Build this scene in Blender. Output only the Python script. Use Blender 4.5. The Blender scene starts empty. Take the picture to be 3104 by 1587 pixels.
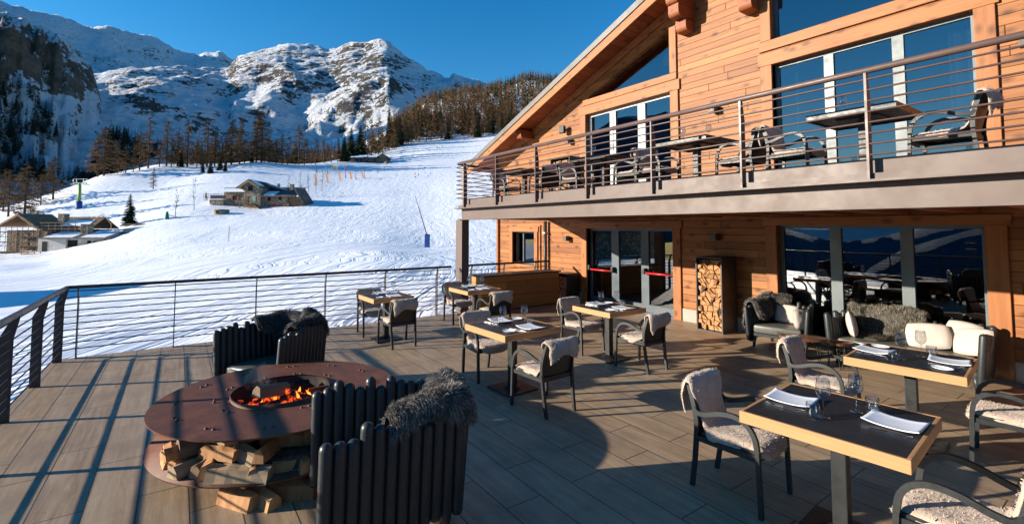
import bpy, bmesh, math, random
import numpy as np
from mathutils import Vector, Matrix, noise as mnoise
PI = math.pi
R_ = math.radians
scene = bpy.context.scene
COL = scene.collection

# ------------------------------------------------------------------ camera
CAMH = 1.93
YAW = R_(35.1)                       # the lens looks this far clockwise from world +Y
cam_d = bpy.data.cameras.new('camera')
cam = bpy.data.objects.new('camera', cam_d); COL.objects.link(cam)
cam.location = (0, 0, CAMH)
cam.rotation_euler = (R_(93.0), 0, -YAW)
cam_d.sensor_width = 36.0
cam_d.lens = 16.59
cam_d.shift_y = -0.0580
cam_d.clip_start = 0.05
cam_d.clip_end = 30000
scene.camera = cam

# ------------------------------------------------------------------ light
SUN_AZ = R_(27.0)                    # light travels (cos, -sin) in the ground plane
SUN_EL = R_(14.4)
sd = Vector((math.cos(SUN_AZ) * math.cos(SUN_EL), -math.sin(SUN_AZ) * math.cos(SUN_EL), -math.sin(SUN_EL)))
sun_d = bpy.data.lights.new('sun', 'SUN')
sun_d.energy = 5.0
sun_d.angle = R_(0.5)
sun_d.color = (1.0, 0.90, 0.76)
sun = bpy.data.objects.new('sun', sun_d); COL.objects.link(sun)
sun.location = (-40, 20, 40)
sun.rotation_euler = sd.to_track_quat('-Z', 'Y').to_euler()

world = bpy.data.worlds.new('World'); scene.world = world
world.use_nodes = True
wn = world.node_tree
sky = wn.nodes.new('ShaderNodeTexSky')
sky.sky_type = 'NISHITA'
sky.sun_disc = False
sky.sun_elevation = SUN_EL
sky.sun_rotation = R_(297.0)
sky.altitude = 500
sky.air_density = 1.2
sky.dust_density = 0.0
sky.ozone_density = 4.0
bg = wn.nodes['Background']
bg.inputs['Strength'].default_value = 0.10
hs = wn.nodes.new('ShaderNodeHueSaturation')       # the clear high-altitude blue of the photograph
hs.inputs['Saturation'].default_value = 1.3
wn.links.new(sky.outputs[0], hs.inputs['Color'])
wn.links.new(hs.outputs[0], bg.inputs['Color'])
scene.view_settings.view_transform = 'Standard'
scene.view_settings.look = 'None'
scene.view_settings.gamma = 1.0
scene.view_settings.exposure = 1.0
scene.cycles.use_denoising = True
scene.cycles.max_bounces = 8
scene.cycles.transparent_max_bounces = 24
scene.cycles.sample_clamp_indirect = 8.0

# ------------------------------------------------------------------ object helpers
def tag(o, label=None, cat=None, group=None, kind=None):
    if label: o['label'] = label
    if cat: o['category'] = cat
    if group: o['group'] = group
    if kind: o['kind'] = kind
    return o

def thing(name, label, cat, loc=(0, 0, 0), rz=0.0, group=None):
    o = bpy.data.objects.new(name, None); COL.objects.link(o)
    o.empty_display_size = 0.1
    o.location = loc; o.rotation_euler = (0, 0, rz)
    return tag(o, label, cat, group)

def copy_tree(o, parent=None):
    c = o.copy(); COL.objects.link(c); c.parent = parent
    for ch in list(o.children):
        copy_tree(ch, c)
    return c

class MB:
    """collects shapes, builds ONE mesh object"""
    def __init__(s):
        s.v = []; s.f = []; s.sm = []
    def add(s, vs, fs, smooth=False):
        b = len(s.v)
        s.v.extend([tuple(p) for p in vs])
        for f in fs:
            s.f.append(tuple(b + i for i in f)); s.sm.append(smooth)
        return s
    def box(s, x0, x1, y0, y1, z0, z1, M=None):
        vs = [(x, y, z) for z in (z0, z1) for y in (y0, y1) for x in (x0, x1)]
        if M is not None: vs = [tuple(M @ Vector(p)) for p in vs]
        return s.add(vs, [(0, 2, 3, 1), (4, 5, 7, 6), (0, 1, 5, 4), (2, 6, 7, 3), (0, 4, 6, 2), (1, 3, 7, 5)])
    def bbox(s, c, size, rz=0.0, b=0.012, M=None):
        """a box with chamfered vertical and horizontal edges"""
        bm = bmesh.new(); bmesh.ops.create_cube(bm, size=1.0)
        for v in bm.verts: v.co = Vector((v.co.x * size[0], v.co.y * size[1], v.co.z * size[2]))
        bmesh.ops.bevel(bm, geom=bm.edges[:], offset=b, segments=2, profile=0.6, affect='EDGES')
        X = Matrix.Translation(c) @ Matrix.Rotation(rz, 4, 'Z')
        if M is not None: X = M @ X
        bm.verts.ensure_lookup_table()
        s.add([tuple(X @ v.co) for v in bm.verts], [[v.index for v in f.verts] for f in bm.faces], False)
        bm.free(); return s
    def tube(s, pts, r, n=8, caps=True, flat=None, smooth=True):
        """tube along points; r scalar or list; flat=(a,b) makes an a x b rectangle section"""
        P = [Vector(p) for p in pts]; m = len(P)
        rr = r if isinstance(r, (list, tuple)) else [r] * m
        t0 = (P[1] - P[0]).normalized()
        ref = Vector((0, 0, 1)) if abs(t0.z) < 0.9 else Vector((0, 1, 0))
        N = ref.cross(t0).normalized(); vs = []
        for i in range(m):
            t = ((P[min(i + 1, m - 1)] - P[i]).normalized() + (P[i] - P[max(i - 1, 0)]).normalized())
            t = t.normalized() if t.length > 1e-6 else t0
            N = (N - t * N.dot(t)).normalized(); B = t.cross(N)
            if flat:
                a, b = flat
                for (u, w) in ((-1, -1), (1, -1), (1, 1), (-1, 1)):
                    vs.append(P[i] + N * (u * a / 2) + B * (w * b / 2))
            else:
                for k in range(n):
                    an = 2 * PI * k / n
                    vs.append(P[i] + (N * math.cos(an) + B * math.sin(an)) * rr[i])
        q = 4 if flat else n
        fs = [(i * q + k, i * q + (k + 1) % q, (i + 1) * q + (k + 1) % q, (i + 1) * q + k) for i in range(m - 1) for k in range(q)]
        if caps:
            fs.append(tuple(range(q - 1, -1, -1))); fs.append(tuple((m - 1) * q + k for k in range(q)))
        return s.add(vs, fs, smooth and not flat)
    def lathe(s, prof, n=20, c=(0, 0, 0), close=False, sx=1.0, sy=1.0):
        vs = []; m = len(prof)
        for (r, z) in prof:
            for k in range(n):
                an = 2 * PI * k / n
                vs.append((c[0] + r * sx * math.cos(an), c[1] + r * sy * math.sin(an), c[2] + z))
        fs = [(i * n + k, i * n + (k + 1) % n, (i + 1) * n + (k + 1) % n, (i + 1) * n + k) for i in range(m - 1) for k in range(n)]
        if close:
            fs.append(tuple(range(n - 1, -1, -1))); fs.append(tuple((m - 1) * n + k for k in range(n)))
        return s.add(vs, fs, True)
    def prism(s, poly, d0, d1, axis='X', M=None):
        """polygon of 2-D points extruded along axis from d0 to d1"""
        def P(a, b, d):
            return (d, a, b) if axis == 'X' else (a, d, b) if axis == 'Y' else (a, b, d)
        n = len(poly)
        vs = [P(a, b, d0) for a, b in poly] + [P(a, b, d1) for a, b in poly]
        if M is not None: vs = [tuple(M @ Vector(p)) for p in vs]
        fs = [tuple(range(n - 1, -1, -1)), tuple(range(n, 2 * n))]
        fs += [(i, (i + 1) % n, n + (i + 1) % n, n + i) for i in range(n)]
        return s.add(vs, fs)
    def build(s, name, mat, parent=None, origin=(0, 0, 0), fixn=True):
        me = bpy.data.meshes.new(name)
        o3 = Vector(origin)
        me.from_pydata([tuple(Vector(p) - o3) for p in s.v], [], s.f)
        me.polygons.foreach_set('use_smooth', s.sm)
        if fixn:
            bm = bmesh.new(); bm.from_mesh(me)
            bmesh.ops.recalc_face_normals(bm, faces=bm.faces); bm.to_mesh(me); bm.free()
        me.update()
        if mat: me.materials.append(mat)
        o = bpy.data.objects.new(name, me); COL.objects.link(o)
        if parent is not None: o.parent = parent
        else: o.location = o3
        return o

def np_mesh(name, verts, quads, mat, parent=None, smooth=True, loc=None):
    """fast mesh from numpy arrays (quads or tris)"""
    me = bpy.data.meshes.new(name)
    verts = np.asarray(verts, dtype=np.float32); quads = np.asarray(quads, dtype=np.int32)
    k = quads.shape[1]
    me.vertices.add(len(verts)); me.vertices.foreach_set('co', verts.ravel())
    me.loops.add(quads.size); me.loops.foreach_set('vertex_index', quads.ravel())
    me.polygons.add(len(quads))
    me.polygons.foreach_set('loop_start', np.arange(0, quads.size, k, dtype=np.int32))
    me.polygons.foreach_set('use_smooth', np.full(len(quads), smooth))
    me.update(calc_edges=True); me.validate()
    if mat: me.materials.append(mat)
    o = bpy.data.objects.new(name, me); COL.objects.link(o)
    if parent is not None: o.parent = parent
    if loc is not None: o.location = loc
    return o

# ------------------------------------------------------------------ material helpers
class NT:
    def __init__(s, name):
        s.m = bpy.data.materials.new(name); s.m.use_nodes = True
        s.t = s.m.node_tree; s.n = s.t.nodes; s.l = s.t.links
        s.b = s.n['Principled BSDF']; s.out = s.n['Material Output']
    def node(s, ty, **kw):
        nd = s.n.new(ty)
        for k, v in kw.items():
            if k.startswith('i_'):
                nd.inputs[k[2:].replace('_', ' ')].default_value = v
            else: setattr(nd, k, v)
        return nd
    def link(s, a, b): s.l.new(a, b)
    def val(s, sock, v):
        if isinstance(v, (int, float)): sock.default_value = v
        elif isinstance(v, (tuple, list)): sock.default_value = v
        else: s.l.new(v, sock)
    def math(s, op, a, b=None, clamp=False):
        nd = s.n.new('ShaderNodeMath'); nd.operation = op; nd.use_clamp = clamp
        s.val(nd.inputs[0], a)
        if b is not None: s.val(nd.inputs[1], b)
        return nd.outputs[0]
    def mix(s, f, a, b, blend='MIX'):
        nd = s.n.new('ShaderNodeMix'); nd.data_type = 'RGBA'; nd.blend_type = blend
        s.val(nd.inputs['Factor'], f)
        s.val(nd.inputs['A'], a if not isinstance(a, tuple) or len(a) == 4 else (*a, 1))
        s.val(nd.inputs['B'], b if not isinstance(b, tuple) or len(b) == 4 else (*b, 1))
        return nd.outputs['Result']
    def ramp(s, f, stops, interp='LINEAR'):
        nd = s.n.new('ShaderNodeValToRGB'); nd.color_ramp.interpolation = interp
        e = nd.color_ramp.elements
        while len(e) > 1: e.remove(e[-1])
        for i, (p, c) in enumerate(stops):
            el = e[0] if i == 0 else e.new(p)
            el.position = p
            el.color = (c, c, c, 1) if isinstance(c, (int, float)) else (*c, 1) if len(c) == 3 else c
        s.val(nd.inputs[0], f); return nd.outputs[0]
    def coord(s, kind='Object', scale=(1, 1, 1), rot=(0, 0, 0), loc=(0, 0, 0)):
        if kind == 'World':
            src = s.n.new('ShaderNodeNewGeometry').outputs['Position']
        else:
            src = s.n.new('ShaderNodeTexCoord').outputs[kind]
        mp = s.n.new('ShaderNodeMapping'); s.l.new(src, mp.inputs[0])
        mp.inputs['Scale'].default_value = scale; mp.inputs['Rotation'].default_value = rot
        mp.inputs['Location'].default_value = loc
        return mp.outputs[0]
    def noise(s, vec, scale=5, detail=4, rough=0.55, dist=0.0, out=0):
        nd = s.n.new('ShaderNodeTexNoise')
        nd.inputs['Scale'].default_value = scale; nd.inputs['Detail'].default_value = detail
        nd.inputs['Roughness'].default_value = rough; nd.inputs['Distortion'].default_value = dist
        if vec is not None: s.l.new(vec, nd.inputs['Vector'])
        return nd.outputs[out]
    def sep(s, vec):
        nd = s.n.new('ShaderNodeSeparateXYZ'); s.l.new(vec, nd.inputs[0]); return nd.outputs
    def white(s, v):
        nd = s.n.new('ShaderNodeTexWhiteNoise'); nd.noise_dimensions = '1D'
        s.val(nd.inputs['W'], v); return nd.outputs['Value']
    def bump(s, h, strength=0.3, dist=0.02):
        nd = s.n.new('ShaderNodeBump'); nd.inputs['Strength'].default_value = strength
        nd.inputs['Distance'].default_value = dist
        s.l.new(h, nd.inputs['Height']); s.l.new(nd.outputs[0], s.b.inputs['Normal'])
        return nd
    def base(s, c): s.val(s.b.inputs['Base Color'], (*c, 1) if isinstance(c, tuple) and len(c) == 3 else c)
    def rough(s, r): s.val(s.b.inputs['Roughness'], r)
    def spec(s, v): s.b.inputs['Specular IOR Level'].default_value = v
    def metal(s, v): s.b.inputs['Metallic'].default_value = v

MAT = {}
def simple(name, c, rough=0.5, var=0.25, scale=6.0, spec=0.4, metal=0.0, bump=0.0, bscale=40.0):
    """painted / plain surface with a little uneven colour, roughness and relief"""
    t = NT(name); v = t.coord('Object')
    n1 = t.noise(v, scale, 5, 0.6)
    lo = tuple(x * (1 - var) for x in c); hi = tuple(min(1, x * (1 + var)) for x in c)
    t.base(t.mix(t.ramp(n1, [(0.3, 0.0), (0.7, 1.0)]), lo, hi))
    t.rough(t.ramp(t.noise(v, scale * 2.3, 4, 0.6), [(0.3, max(0.03, rough - 0.1)), (0.7, min(1, rough + 0.12))]))
    t.spec(spec); t.metal(metal)
    if bump: t.bump(t.noise(v, bscale, 3, 0.6), bump, 0.004)
    MAT[name] = t.m; return t.m

def wood(name, dark, light, grain_axis='Y', board=None, board_axis=2, kind='World', rough=0.55, seam=0.012, knots=0.8, contrast=1.0, length=3.4):
    """timber: grain stretched along an axis, optional boards with seams, knots"""
    t = NT(name)
    ax = 'XYZ'.index(grain_axis)
    sc = [1.0, 1.0, 1.0]; sc[ax] = 0.06
    v = t.coord(kind)
    vs = t.coord(kind, scale=tuple(sc))
    if board:
        s = t.sep(v)
        u = t.math('DIVIDE', s[board_axis], board)
        idx = t.math('FLOOR', u); fr = t.math('FRACT', u)
        off = t.math('MULTIPLY', t.white(idx), length)
        w = t.math('DIVIDE', t.math('ADD', s[ax], off), length)
        jx = t.math('FRACT', w)
        cell = t.math('ADD', t.math('MULTIPLY', idx, 7.31), t.math('FLOOR', w))
        tone = t.white(cell)
        shift = t.node('ShaderNodeCombineXYZ')
        t.link(t.math('MULTIPLY', tone, 37.0), shift.inputs[0]); t.link(t.math('MULTIPLY', tone, 19.0), shift.inputs[1])
        add = t.node('ShaderNodeVectorMath', operation='ADD'); t.link(vs, add.inputs[0]); t.link(shift.outputs[0], add.inputs[1])
        gv = add.outputs[0]
    else: gv = vs
    g1 = t.noise(gv, 9, 6, 0.62, 0.6); g2 = t.noise(gv, 42, 4, 0.6)
    f = t.math('ADD', t.math('MULTIPLY', g1, 0.7), t.math('MULTIPLY', g2, 0.3))
    f = t.ramp(f, [(0.5 - 0.17 / contrast, 0.0), (0.5 + 0.17 / contrast, 1.0)])
    c = t.mix(f, dark, light)
    if board:
        c = t.mix(t.ramp(tone, [(0, 0.0), (0.5, 0.05), (1, 0.5)]), c, tuple(x * 0.58 for x in dark))
        c = t.mix(t.ramp(t.white(t.math('ADD', cell, 3.3)), [(0.55, 0.0), (1, 0.35)]), c, tuple(min(1, x * 1.25) for x in light))
    if knots:
        vk = t.coord(kind, scale=tuple(1.0 if i != ax else 0.55 for i in range(3)))
        vo = t.node('ShaderNodeTexVoronoi'); vo.inputs['Scale'].default_value = 5.2; vo.inputs['Randomness'].default_value = 1.0
        t.link(vk, vo.inputs['Vector'])
        k = t.ramp(vo.outputs['Distance'], [(0.10, 1.0), (0.17, 0.55), (0.30, 0.0)])
        c = t.mix(t.math('MULTIPLY', k, knots), c, tuple(x * 0.25 for x in dark))
    h = f
    if board:
        e = seam / board
        sm = t.ramp(fr, [(0.0, 0.0), (e, 1.0), (1 - e * 0.3, 1.0), (1.0, 0.0)])
        ej = 0.006 / length
        sj = t.ramp(jx, [(0.0, 0.0), (ej, 1.0), (1.0, 1.0)])
        sm2 = t.math('MULTIPLY', sm, sj)
        c = t.mix(sm2, tuple(x * 0.22 for x in dark), c)
        h = t.math('ADD', t.math('MULTIPLY', f, 0.12), sm2)
        t.bump(h, 0.6, 0.012)
    else:
        t.bump(f, 0.35, 0.004)
    if name.startswith('log'):
        rnd = t.n.new('ShaderNodeObjectInfo').outputs['Random']
        c = t.mix(t.ramp(rnd, [(0.0, 0.75), (0.25, 0.3), (0.6, 0.0)]), c, tuple(x * 0.42 for x in dark))
    t.base(c); t.rough(rough); t.spec(0.3)
    MAT[name] = t.m; return t.m

wood('wall_boards', (0.20, 0.064, 0.015), (0.385, 0.150, 0.040), 'Y', 0.137, 2, contrast=1.0, seam=0.009)
wood('soffit_boards', (0.24, 0.06, 0.018), (0.38, 0.11, 0.035), 'X', 0.16, 1, contrast=0.8, knots=0.5)
wood('timber_y', (0.25, 0.085, 0.022), (0.41, 0.158, 0.047), 'Y', contrast=1.0, knots=0.7)
wood('timber_z', (0.24, 0.080, 0.021), (0.39, 0.150, 0.045), 'Z', contrast=1.0, knots=0.7)
wood('timber_x', (0.20, 0.052, 0.016), (0.33, 0.10, 0.03), 'X', contrast=0.9, knots=0.4)
wood('joist_wood', (0.20, 0.045, 0.012), (0.33, 0.085, 0.02), 'X', 0.14, 1, contrast=0.8, knots=0.3)
wood('counter_boards', (0.36, 0.15, 0.035), (0.54, 0.255, 0.075), 'X', 0.33, 2, contrast=0.8, knots=0.4)
wood('oak_edge', (0.37, 0.175, 0.068), (0.56, 0.305, 0.135), 'Y', None, kind='Object', contrast=0.9, knots=0.0)
wood('log_wood', (0.30, 0.125, 0.045), (0.60, 0.33, 0.15), 'Z', None, kind='Object', contrast=1.0, knots=0.0, rough=0.8)
wood('log_grey', (0.20, 0.13, 0.08), (0.52, 0.38, 0.23), 'X', None, kind='Object', contrast=1.1, knots=0.0, rough=0.85)
simple('log_bark', (0.07, 0.05, 0.038), 0.9, 0.6, 14, 0.2, bump=0.8, bscale=30)
simple('steel_taupe', (0.135, 0.098, 0.082), 0.5, 0.10, 1.6, 0.35, bump=0.08, bscale=9)
simple('steel_rail', (0.105, 0.064, 0.053), 0.42, 0.15, 3, 0.45)
simple('steel_dark', (0.045, 0.037, 0.035), 0.45, 0.25, 5, 0.4)
simple('steel_black', (0.016, 0.017, 0.017), 0.42, 0.25, 5, 0.45)
simple('frame_grey', (0.105, 0.125, 0.127), 0.4, 0.08, 2, 0.45)
simple('frame_dark', (0.075, 0.095, 0.11), 0.4, 0.1, 2, 0.45)
simple('frame_white', (0.46, 0.46, 0.43), 0.4, 0.05, 2, 0.4)
simple('roof_metal', (0.13, 0.118, 0.102), 0.45, 0.12, 1.5, 0.4)
simple('plinth', (0.36, 0.30, 0.25), 0.7, 0.1, 3, 0.3)
simple('chair_plastic', (0.020, 0.022, 0.022), 0.46, 0.15, 20, 0.45)
simple('lounge_plastic', (0.022, 0.025, 0.026), 0.43, 0.12, 12, 0.45, bump=0.05, bscale=120)
simple('laminate', (0.021, 0.021, 0.024), 0.42, 0.2, 7, 0.28, bump=0.06, bscale=200)
simple('leatherette', (0.10, 0.096, 0.082), 0.34, 0.12, 5, 0.5, bump=0.2, bscale=14)
simple('cushion_cloth', (0.50, 0.43, 0.365), 0.85, 0.06, 9, 0.2, bump=0.4, bscale=12)
simple('porcelain', (0.80, 0.81, 0.84), 0.18, 0.03, 8, 0.5)
simple('cutlery', (0.62, 0.62, 0.63), 0.18, 0.1, 8, 0.5, metal=1.0)
simple('table_edge_dark', (0.02, 0.02, 0.02), 0.4, 0.2, 5, 0.4)
simple('push_red', (0.55, 0.02, 0.025), 0.35, 0.1, 8, 0.5)
simple('lamp_box', (0.10, 0.07, 0.055), 0.5, 0.1, 8, 0.4)
simple('lamp_box_light', (0.5, 0.40, 0.34), 0.5, 0.1, 8, 0.4)
simple('curtain_cloth', (0.72, 0.74, 0.72), 0.9, 0.05, 3, 0.1)
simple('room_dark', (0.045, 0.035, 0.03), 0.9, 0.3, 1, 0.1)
simple('soot', (0.03, 0.024, 0.02), 0.8, 0.5, 9, 0.2)
simple('charcoal', (0.018, 0.016, 0.015), 0.95, 0.5, 22, 0.1, bump=0.9, bscale=30)
simple('white_plaster', (0.50, 0.47, 0.43), 0.9, 0.15, 0.8, 0.2)
simple('dark_void', (0.02, 0.015, 0.013), 0.8, 0.2, 3, 0.2)
simple('raw_timber', (0.40, 0.25, 0.13), 0.8, 0.25, 2, 0.2)
simple('old_timber', (0.20, 0.125, 0.075), 0.85, 0.35, 2, 0.2)
simple('roof_slate', (0.10, 0.092, 0.085), 0.8, 0.4, 1.5, 0.25, bump=0.4, bscale=4)
simple('red_shutter', (0.34, 0.07, 0.045), 0.7, 0.15, 3, 0.3)
simple('green_shutter', (0.25, 0.46, 0.36), 0.7, 0.15, 3, 0.3)
simple('lift_green', (0.16, 0.34, 0.02), 0.5, 0.1, 1, 0.4)
simple('pad_blue', (0.022, 0.075, 0.27), 0.6, 0.25, 1.5, 0.3)
simple('pad_teal', (0.02, 0.17, 0.15), 0.6, 0.15, 3, 0.3)
simple('galvanised', (0.42, 0.44, 0.45), 0.4, 0.15, 2, 0.5, metal=0.6)
simple('pole_orange', (0.88, 0.36, 0.13), 0.6, 0.08, 3, 0.3)
simple('pole_red', (0.55, 0.03, 0.06), 0.6, 0.1, 3, 0.3)
simple('pole_purple', (0.16, 0.03, 0.20), 0.6, 0.1, 3, 0.3)
simple('pole_cyan', (0.03, 0.35, 0.72), 0.6, 0.1, 3, 0.3)
simple('pole_green', (0.02, 0.28, 0.10), 0.6, 0.1, 3, 0.3)
simple('sign_yellow', (0.72, 0.48, 0.02), 0.6, 0.1, 3, 0.3)
simple('flag_red', (0.36, 0.045, 0.05), 0.75, 0.15, 1, 0.2)
simple('letter_white', (0.75, 0.66, 0.64), 0.75, 0.1, 1, 0.2)
simple('net_wire', (0.05, 0.22, 0.2), 0.8, 0.2, 3, 0.2)
simple('cloth_dark', (0.025, 0.03, 0.05), 0.8, 0.2, 9, 0.2)
simple('cloth_red', (0.35, 0.04, 0.04), 0.8, 0.2, 9, 0.2)
simple('skin', (0.48, 0.27, 0.19), 0.6, 0.1, 9, 0.3)
simple('bark', (0.085, 0.055, 0.036), 0.95, 0.4, 2.5, 0.1)
simple('larch_twigs', (0.205, 0.126, 0.064), 0.9, 0.45, 0.8, 0.1)
simple('spruce_needles', (0.026, 0.042, 0.020), 0.85, 0.5, 0.9, 0.15)
simple('shade_needles', (0.03, 0.042, 0.03), 0.85, 0.5, 0.9, 0.15)
simple('birch_twigs', (0.17, 0.12, 0.10), 0.9, 0.3, 1, 0.1)
simple('rug_brown', (0.17, 0.05, 0.014), 0.8, 0.2, 3, 0.2)

# glass: clear, thin; reflects by angle
def glass(name, ior, tint, rough=0.0):
    t = NT(name); t.n.remove(t.b)
    tr = t.node('ShaderNodeBsdfTransparent'); tr.inputs[0].default_value = (*tint, 1)
    gl = t.node('ShaderNodeBsdfGlossy'); gl.inputs['Roughness'].default_value = rough
    fr = t.node('ShaderNodeFresnel')
    bf = t.n.new('ShaderNodeNewGeometry').outputs['Backfacing']      # a thin sheet: both sides mirror alike
    t.link(t.math('ADD', t.math('MULTIPLY', bf, 1.0 / ior - ior), ior), fr.inputs['IOR'])
    mx = t.node('ShaderNodeMixShader')
    t.link(fr.outputs[0], mx.inputs[0]); t.link(tr.outputs[0], mx.inputs[1]); t.link(gl.outputs[0], mx.inputs[2])
    t.link(mx.outputs[0], t.out.inputs['Surface'])
    MAT[name] = t.m; return t.m
glass('window_glass', 2.7, (0.36, 0.41, 0.46))
glass('drink_glass', 1.85, (0.93, 0.935, 0.94))

# stone walls of the far houses
t = NT('rubble_stone'); v = t.coord('Object')
vo = t.node('ShaderNodeTexVoronoi', feature='F1'); vo.inputs['Scale'].default_value = 2.6; t.link(v, vo.inputs['Vector'])
c = t.mix(t.white(t.sep(vo.outputs['Color'])[0]), (0.22, 0.165, 0.11), (0.48, 0.38, 0.265))
c = t.mix(t.ramp(vo.outputs['Distance'], [(0.3, 0.0), (0.55, 0.7)]), c, (0.10, 0.08, 0.06))
t.base(c); t.rough(0.9); t.bump(vo.outputs['Distance'], 0.5, 0.05); MAT['rubble_stone'] = t.m

# snow
def snow_mat(name, run=True):
    t = NT(name)
    v = t.coord('World')
    t.base(t.mix(t.noise(v, 0.4, 3, 0.5), (0.80, 0.83, 0.88), (0.86, 0.88, 0.91)))
    t.rough(0.55); t.spec(0.25)
    if run:
        # groomed piste: streaks that run up the slope, wandering ski tracks, crust
        vr = t.coord('World', rot=(0, 0, R_(-59)), scale=(1, 1, 1))
        w = t.noise(vr, 0.035, 3, 0.5, out=1)
        dv = t.node('ShaderNodeVectorMath', operation='MULTIPLY_ADD'); t.link(w, dv.inputs[0])
        dv.inputs[1].default_value = (16, 16, 0); t.link(vr, dv.inputs[2])
        mp = t.node('ShaderNodeMapping'); t.link(dv.outputs[0], mp.inputs[0]); mp.inputs['Scale'].default_value = (0.016, 0.55, 1)
        n1 = t.noise(mp.outputs[0], 1.0, 5, 0.6)
        mp2 = t.node('ShaderNodeMapping'); t.link(dv.outputs[0], mp2.inputs[0]); mp2.inputs['Scale'].default_value = (0.025, 2.2, 1)
        n2 = t.noise(mp2.outputs[0], 1.0, 4, 0.65)
        n3 = t.noise(v, 1.1, 5, 0.6); n4 = t.noise(v, 0.16, 4, 0.55)
        tr = t.ramp(t.noise(mp.outputs[0], 2.3, 2, 0.4), [(0.47, 1.0), (0.5, 0.0), (0.53, 1.0)])
        h = t.math('ADD', t.math('MULTIPLY', n1, 1.25), t.math('MULTIPLY', n2, 0.20))
        h = t.math('ADD', h, t.math('MULTIPLY', n3, 0.05))
        h = t.math('ADD', h, t.math('MULTIPLY', n4, 0.22))
        h = t.math('ADD', h, t.math('MULTIPLY', tr, 0.16))
        t.bump(h, 1.0, 0.23)
    else:
        t.bump(t.noise(v, 1.3, 5, 0.6), 0.6, 0.1)
    MAT[name] = t.m; return t.m
snow_mat('snow'); snow_mat('snow_plain', False)

# mountains: snow over rock, rock where the ground is steep or an outcrop attribute says so
def rock_mat(name, bias, snowy=1.0, rockc=((0.035, 0.032, 0.034), (0.13, 0.112, 0.10))):
    t = NT(name); v = t.coord('World', scale=(0.001, 0.001, 0.001))
    vd = t.coord('World', rot=(R_(25), R_(35), R_(20)), scale=(0.0011, 0.0046, 0.0046))
    n1 = t.noise(v, 9, 6, 0.62); n2 = t.noise(vd, 15, 8, 0.72, 0.5); n3 = t.noise(v, 85, 5, 0.72)
    at = t.node('ShaderNodeAttribute', attribute_name='rock')
    nz = t.sep(t.n.new('ShaderNodeNewGeometry').outputs['Normal'])[2]
    s = t.math('ADD', t.math('MULTIPLY', n2, 1.4), t.math('MULTIPLY', n1, 0.5))
    s = t.math('ADD', s, t.math('MULTIPLY', n3, 1.2))
    s = t.math('SUBTRACT', s, t.math('MULTIPLY', nz, 1.1))
    s = t.math('ADD', s, t.math('MULTIPLY', at.outputs['Fac'], 0.22))
    m = t.ramp(t.math('ADD', s, bias), [(0.46, 0.0), (0.54, 1.0)])
    rc = t.mix(t.ramp(t.noise(v, 40, 5, 0.65), [(0.3, 0), (0.7, 1)]), rockc[0], rockc[1])
    sn = t.mix(n1, (0.80, 0.84, 0.9), (0.88, 0.9, 0.93))
    t.base(t.mix(t.math('MULTIPLY', m, 1.0), sn, rc) if snowy else rc)
    t.rough(0.8); t.spec(0.15)
    t.bump(t.math('ADD', n2, t.math('MULTIPLY', n3, 0.5)), 1.0, 22.0)
    MAT[name] = t.m; return t.m
rock_mat('mountain_right', -0.46, rockc=((0.05, 0.047, 0.047), (0.17, 0.15, 0.135)))
rock_mat('mountain_left', -0.40, rockc=((0.05, 0.047, 0.047), (0.17, 0.15, 0.135)))
rock_mat('cliff_rock', -0.78, rockc=((0.06, 0.05, 0.042), (0.26, 0.205, 0.145)))
rock_mat('haze_blue_mountain', 1.0, rockc=((0.05, 0.085, 0.15), (0.11, 0.16, 0.24)))  # blue haze of distance painted into the rock colour
rock_mat('sky_fill_range', -1.2)
rock_mat('haze_blue_range', 0.66, rockc=((0.07, 0.10, 0.16), (0.16, 0.21, 0.28)))  # farther range: paler blue rock, painted as thicker haze

# terrace planks: long boards along Y, staggered ends, weathered and slightly grooved
t = NT('deck_planks'); v = t.coord('World')
mp = t.node('ShaderNodeMapping'); t.link(v, mp.inputs[0]); mp.inputs['Rotation'].default_value = (0, 0, R_(90)); mp.inputs['Location'].default_value = (0.36, 0.185, 0)
br = t.node('ShaderNodeTexBrick'); t.link(mp.outputs[0], br.inputs['Vector'])
br.offset = 0.37; br.offset_frequency = 2; br.squash = 1.0
br.inputs['Scale'].default_value = 1.0; br.inputs['Mortar Size'].default_value = 0.0045; br.inputs['Mortar Smooth'].default_value = 0.1
br.inputs['Brick Width'].default_value = 1.2; br.inputs['Row Height'].default_value = 0.297; br.inputs['Bias'].default_value = 0.0
br.inputs['Color1'].default_value = (0, 0, 0, 1); br.inputs['Color2'].default_value = (1, 1, 1, 1); br.inputs['Mortar'].default_value = (0.5, 0.5, 0.5, 1)
tone = t.sep(br.outputs['Color'])[0]
vg = t.coord('World', scale=(1, 0.07, 1)); vl = t.coord('World', scale=(1, 0.03, 1))
g = t.noise(vg, 26, 6, 0.65, 0.5); ln = t.noise(vl, 150, 2, 0.5); bl = t.noise(v, 1.7, 5, 0.65); bl2 = t.noise(vg, 6, 5, 0.6)
c = t.mix(t.ramp(g, [(0.32, 0), (0.7, 1)]), (0.215, 0.138, 0.077), (0.46, 0.318, 0.192))
c = t.mix(t.math('MULTIPLY', tone, 0.5), c, (0.40, 0.295, 0.192))
c = t.mix(t.ramp(bl, [(0.42, 0.0), (0.70, 0.8)]), c, (0.22, 0.158, 0.108))
c = t.mix(t.ramp(bl2, [(0.5, 0.0), (0.8, 0.5)]), c, (0.52, 0.395, 0.265))
c = t.mix(br.outputs['Fac'], c, (0.055, 0.045, 0.038))
sp = t.ramp(t.noise(v, 28, 2, 0.5), [(0.25, 0.6), (0.3, 0.0)])
c = t.mix(sp, c, (0.08, 0.06, 0.045))
t.base(c)
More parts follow.
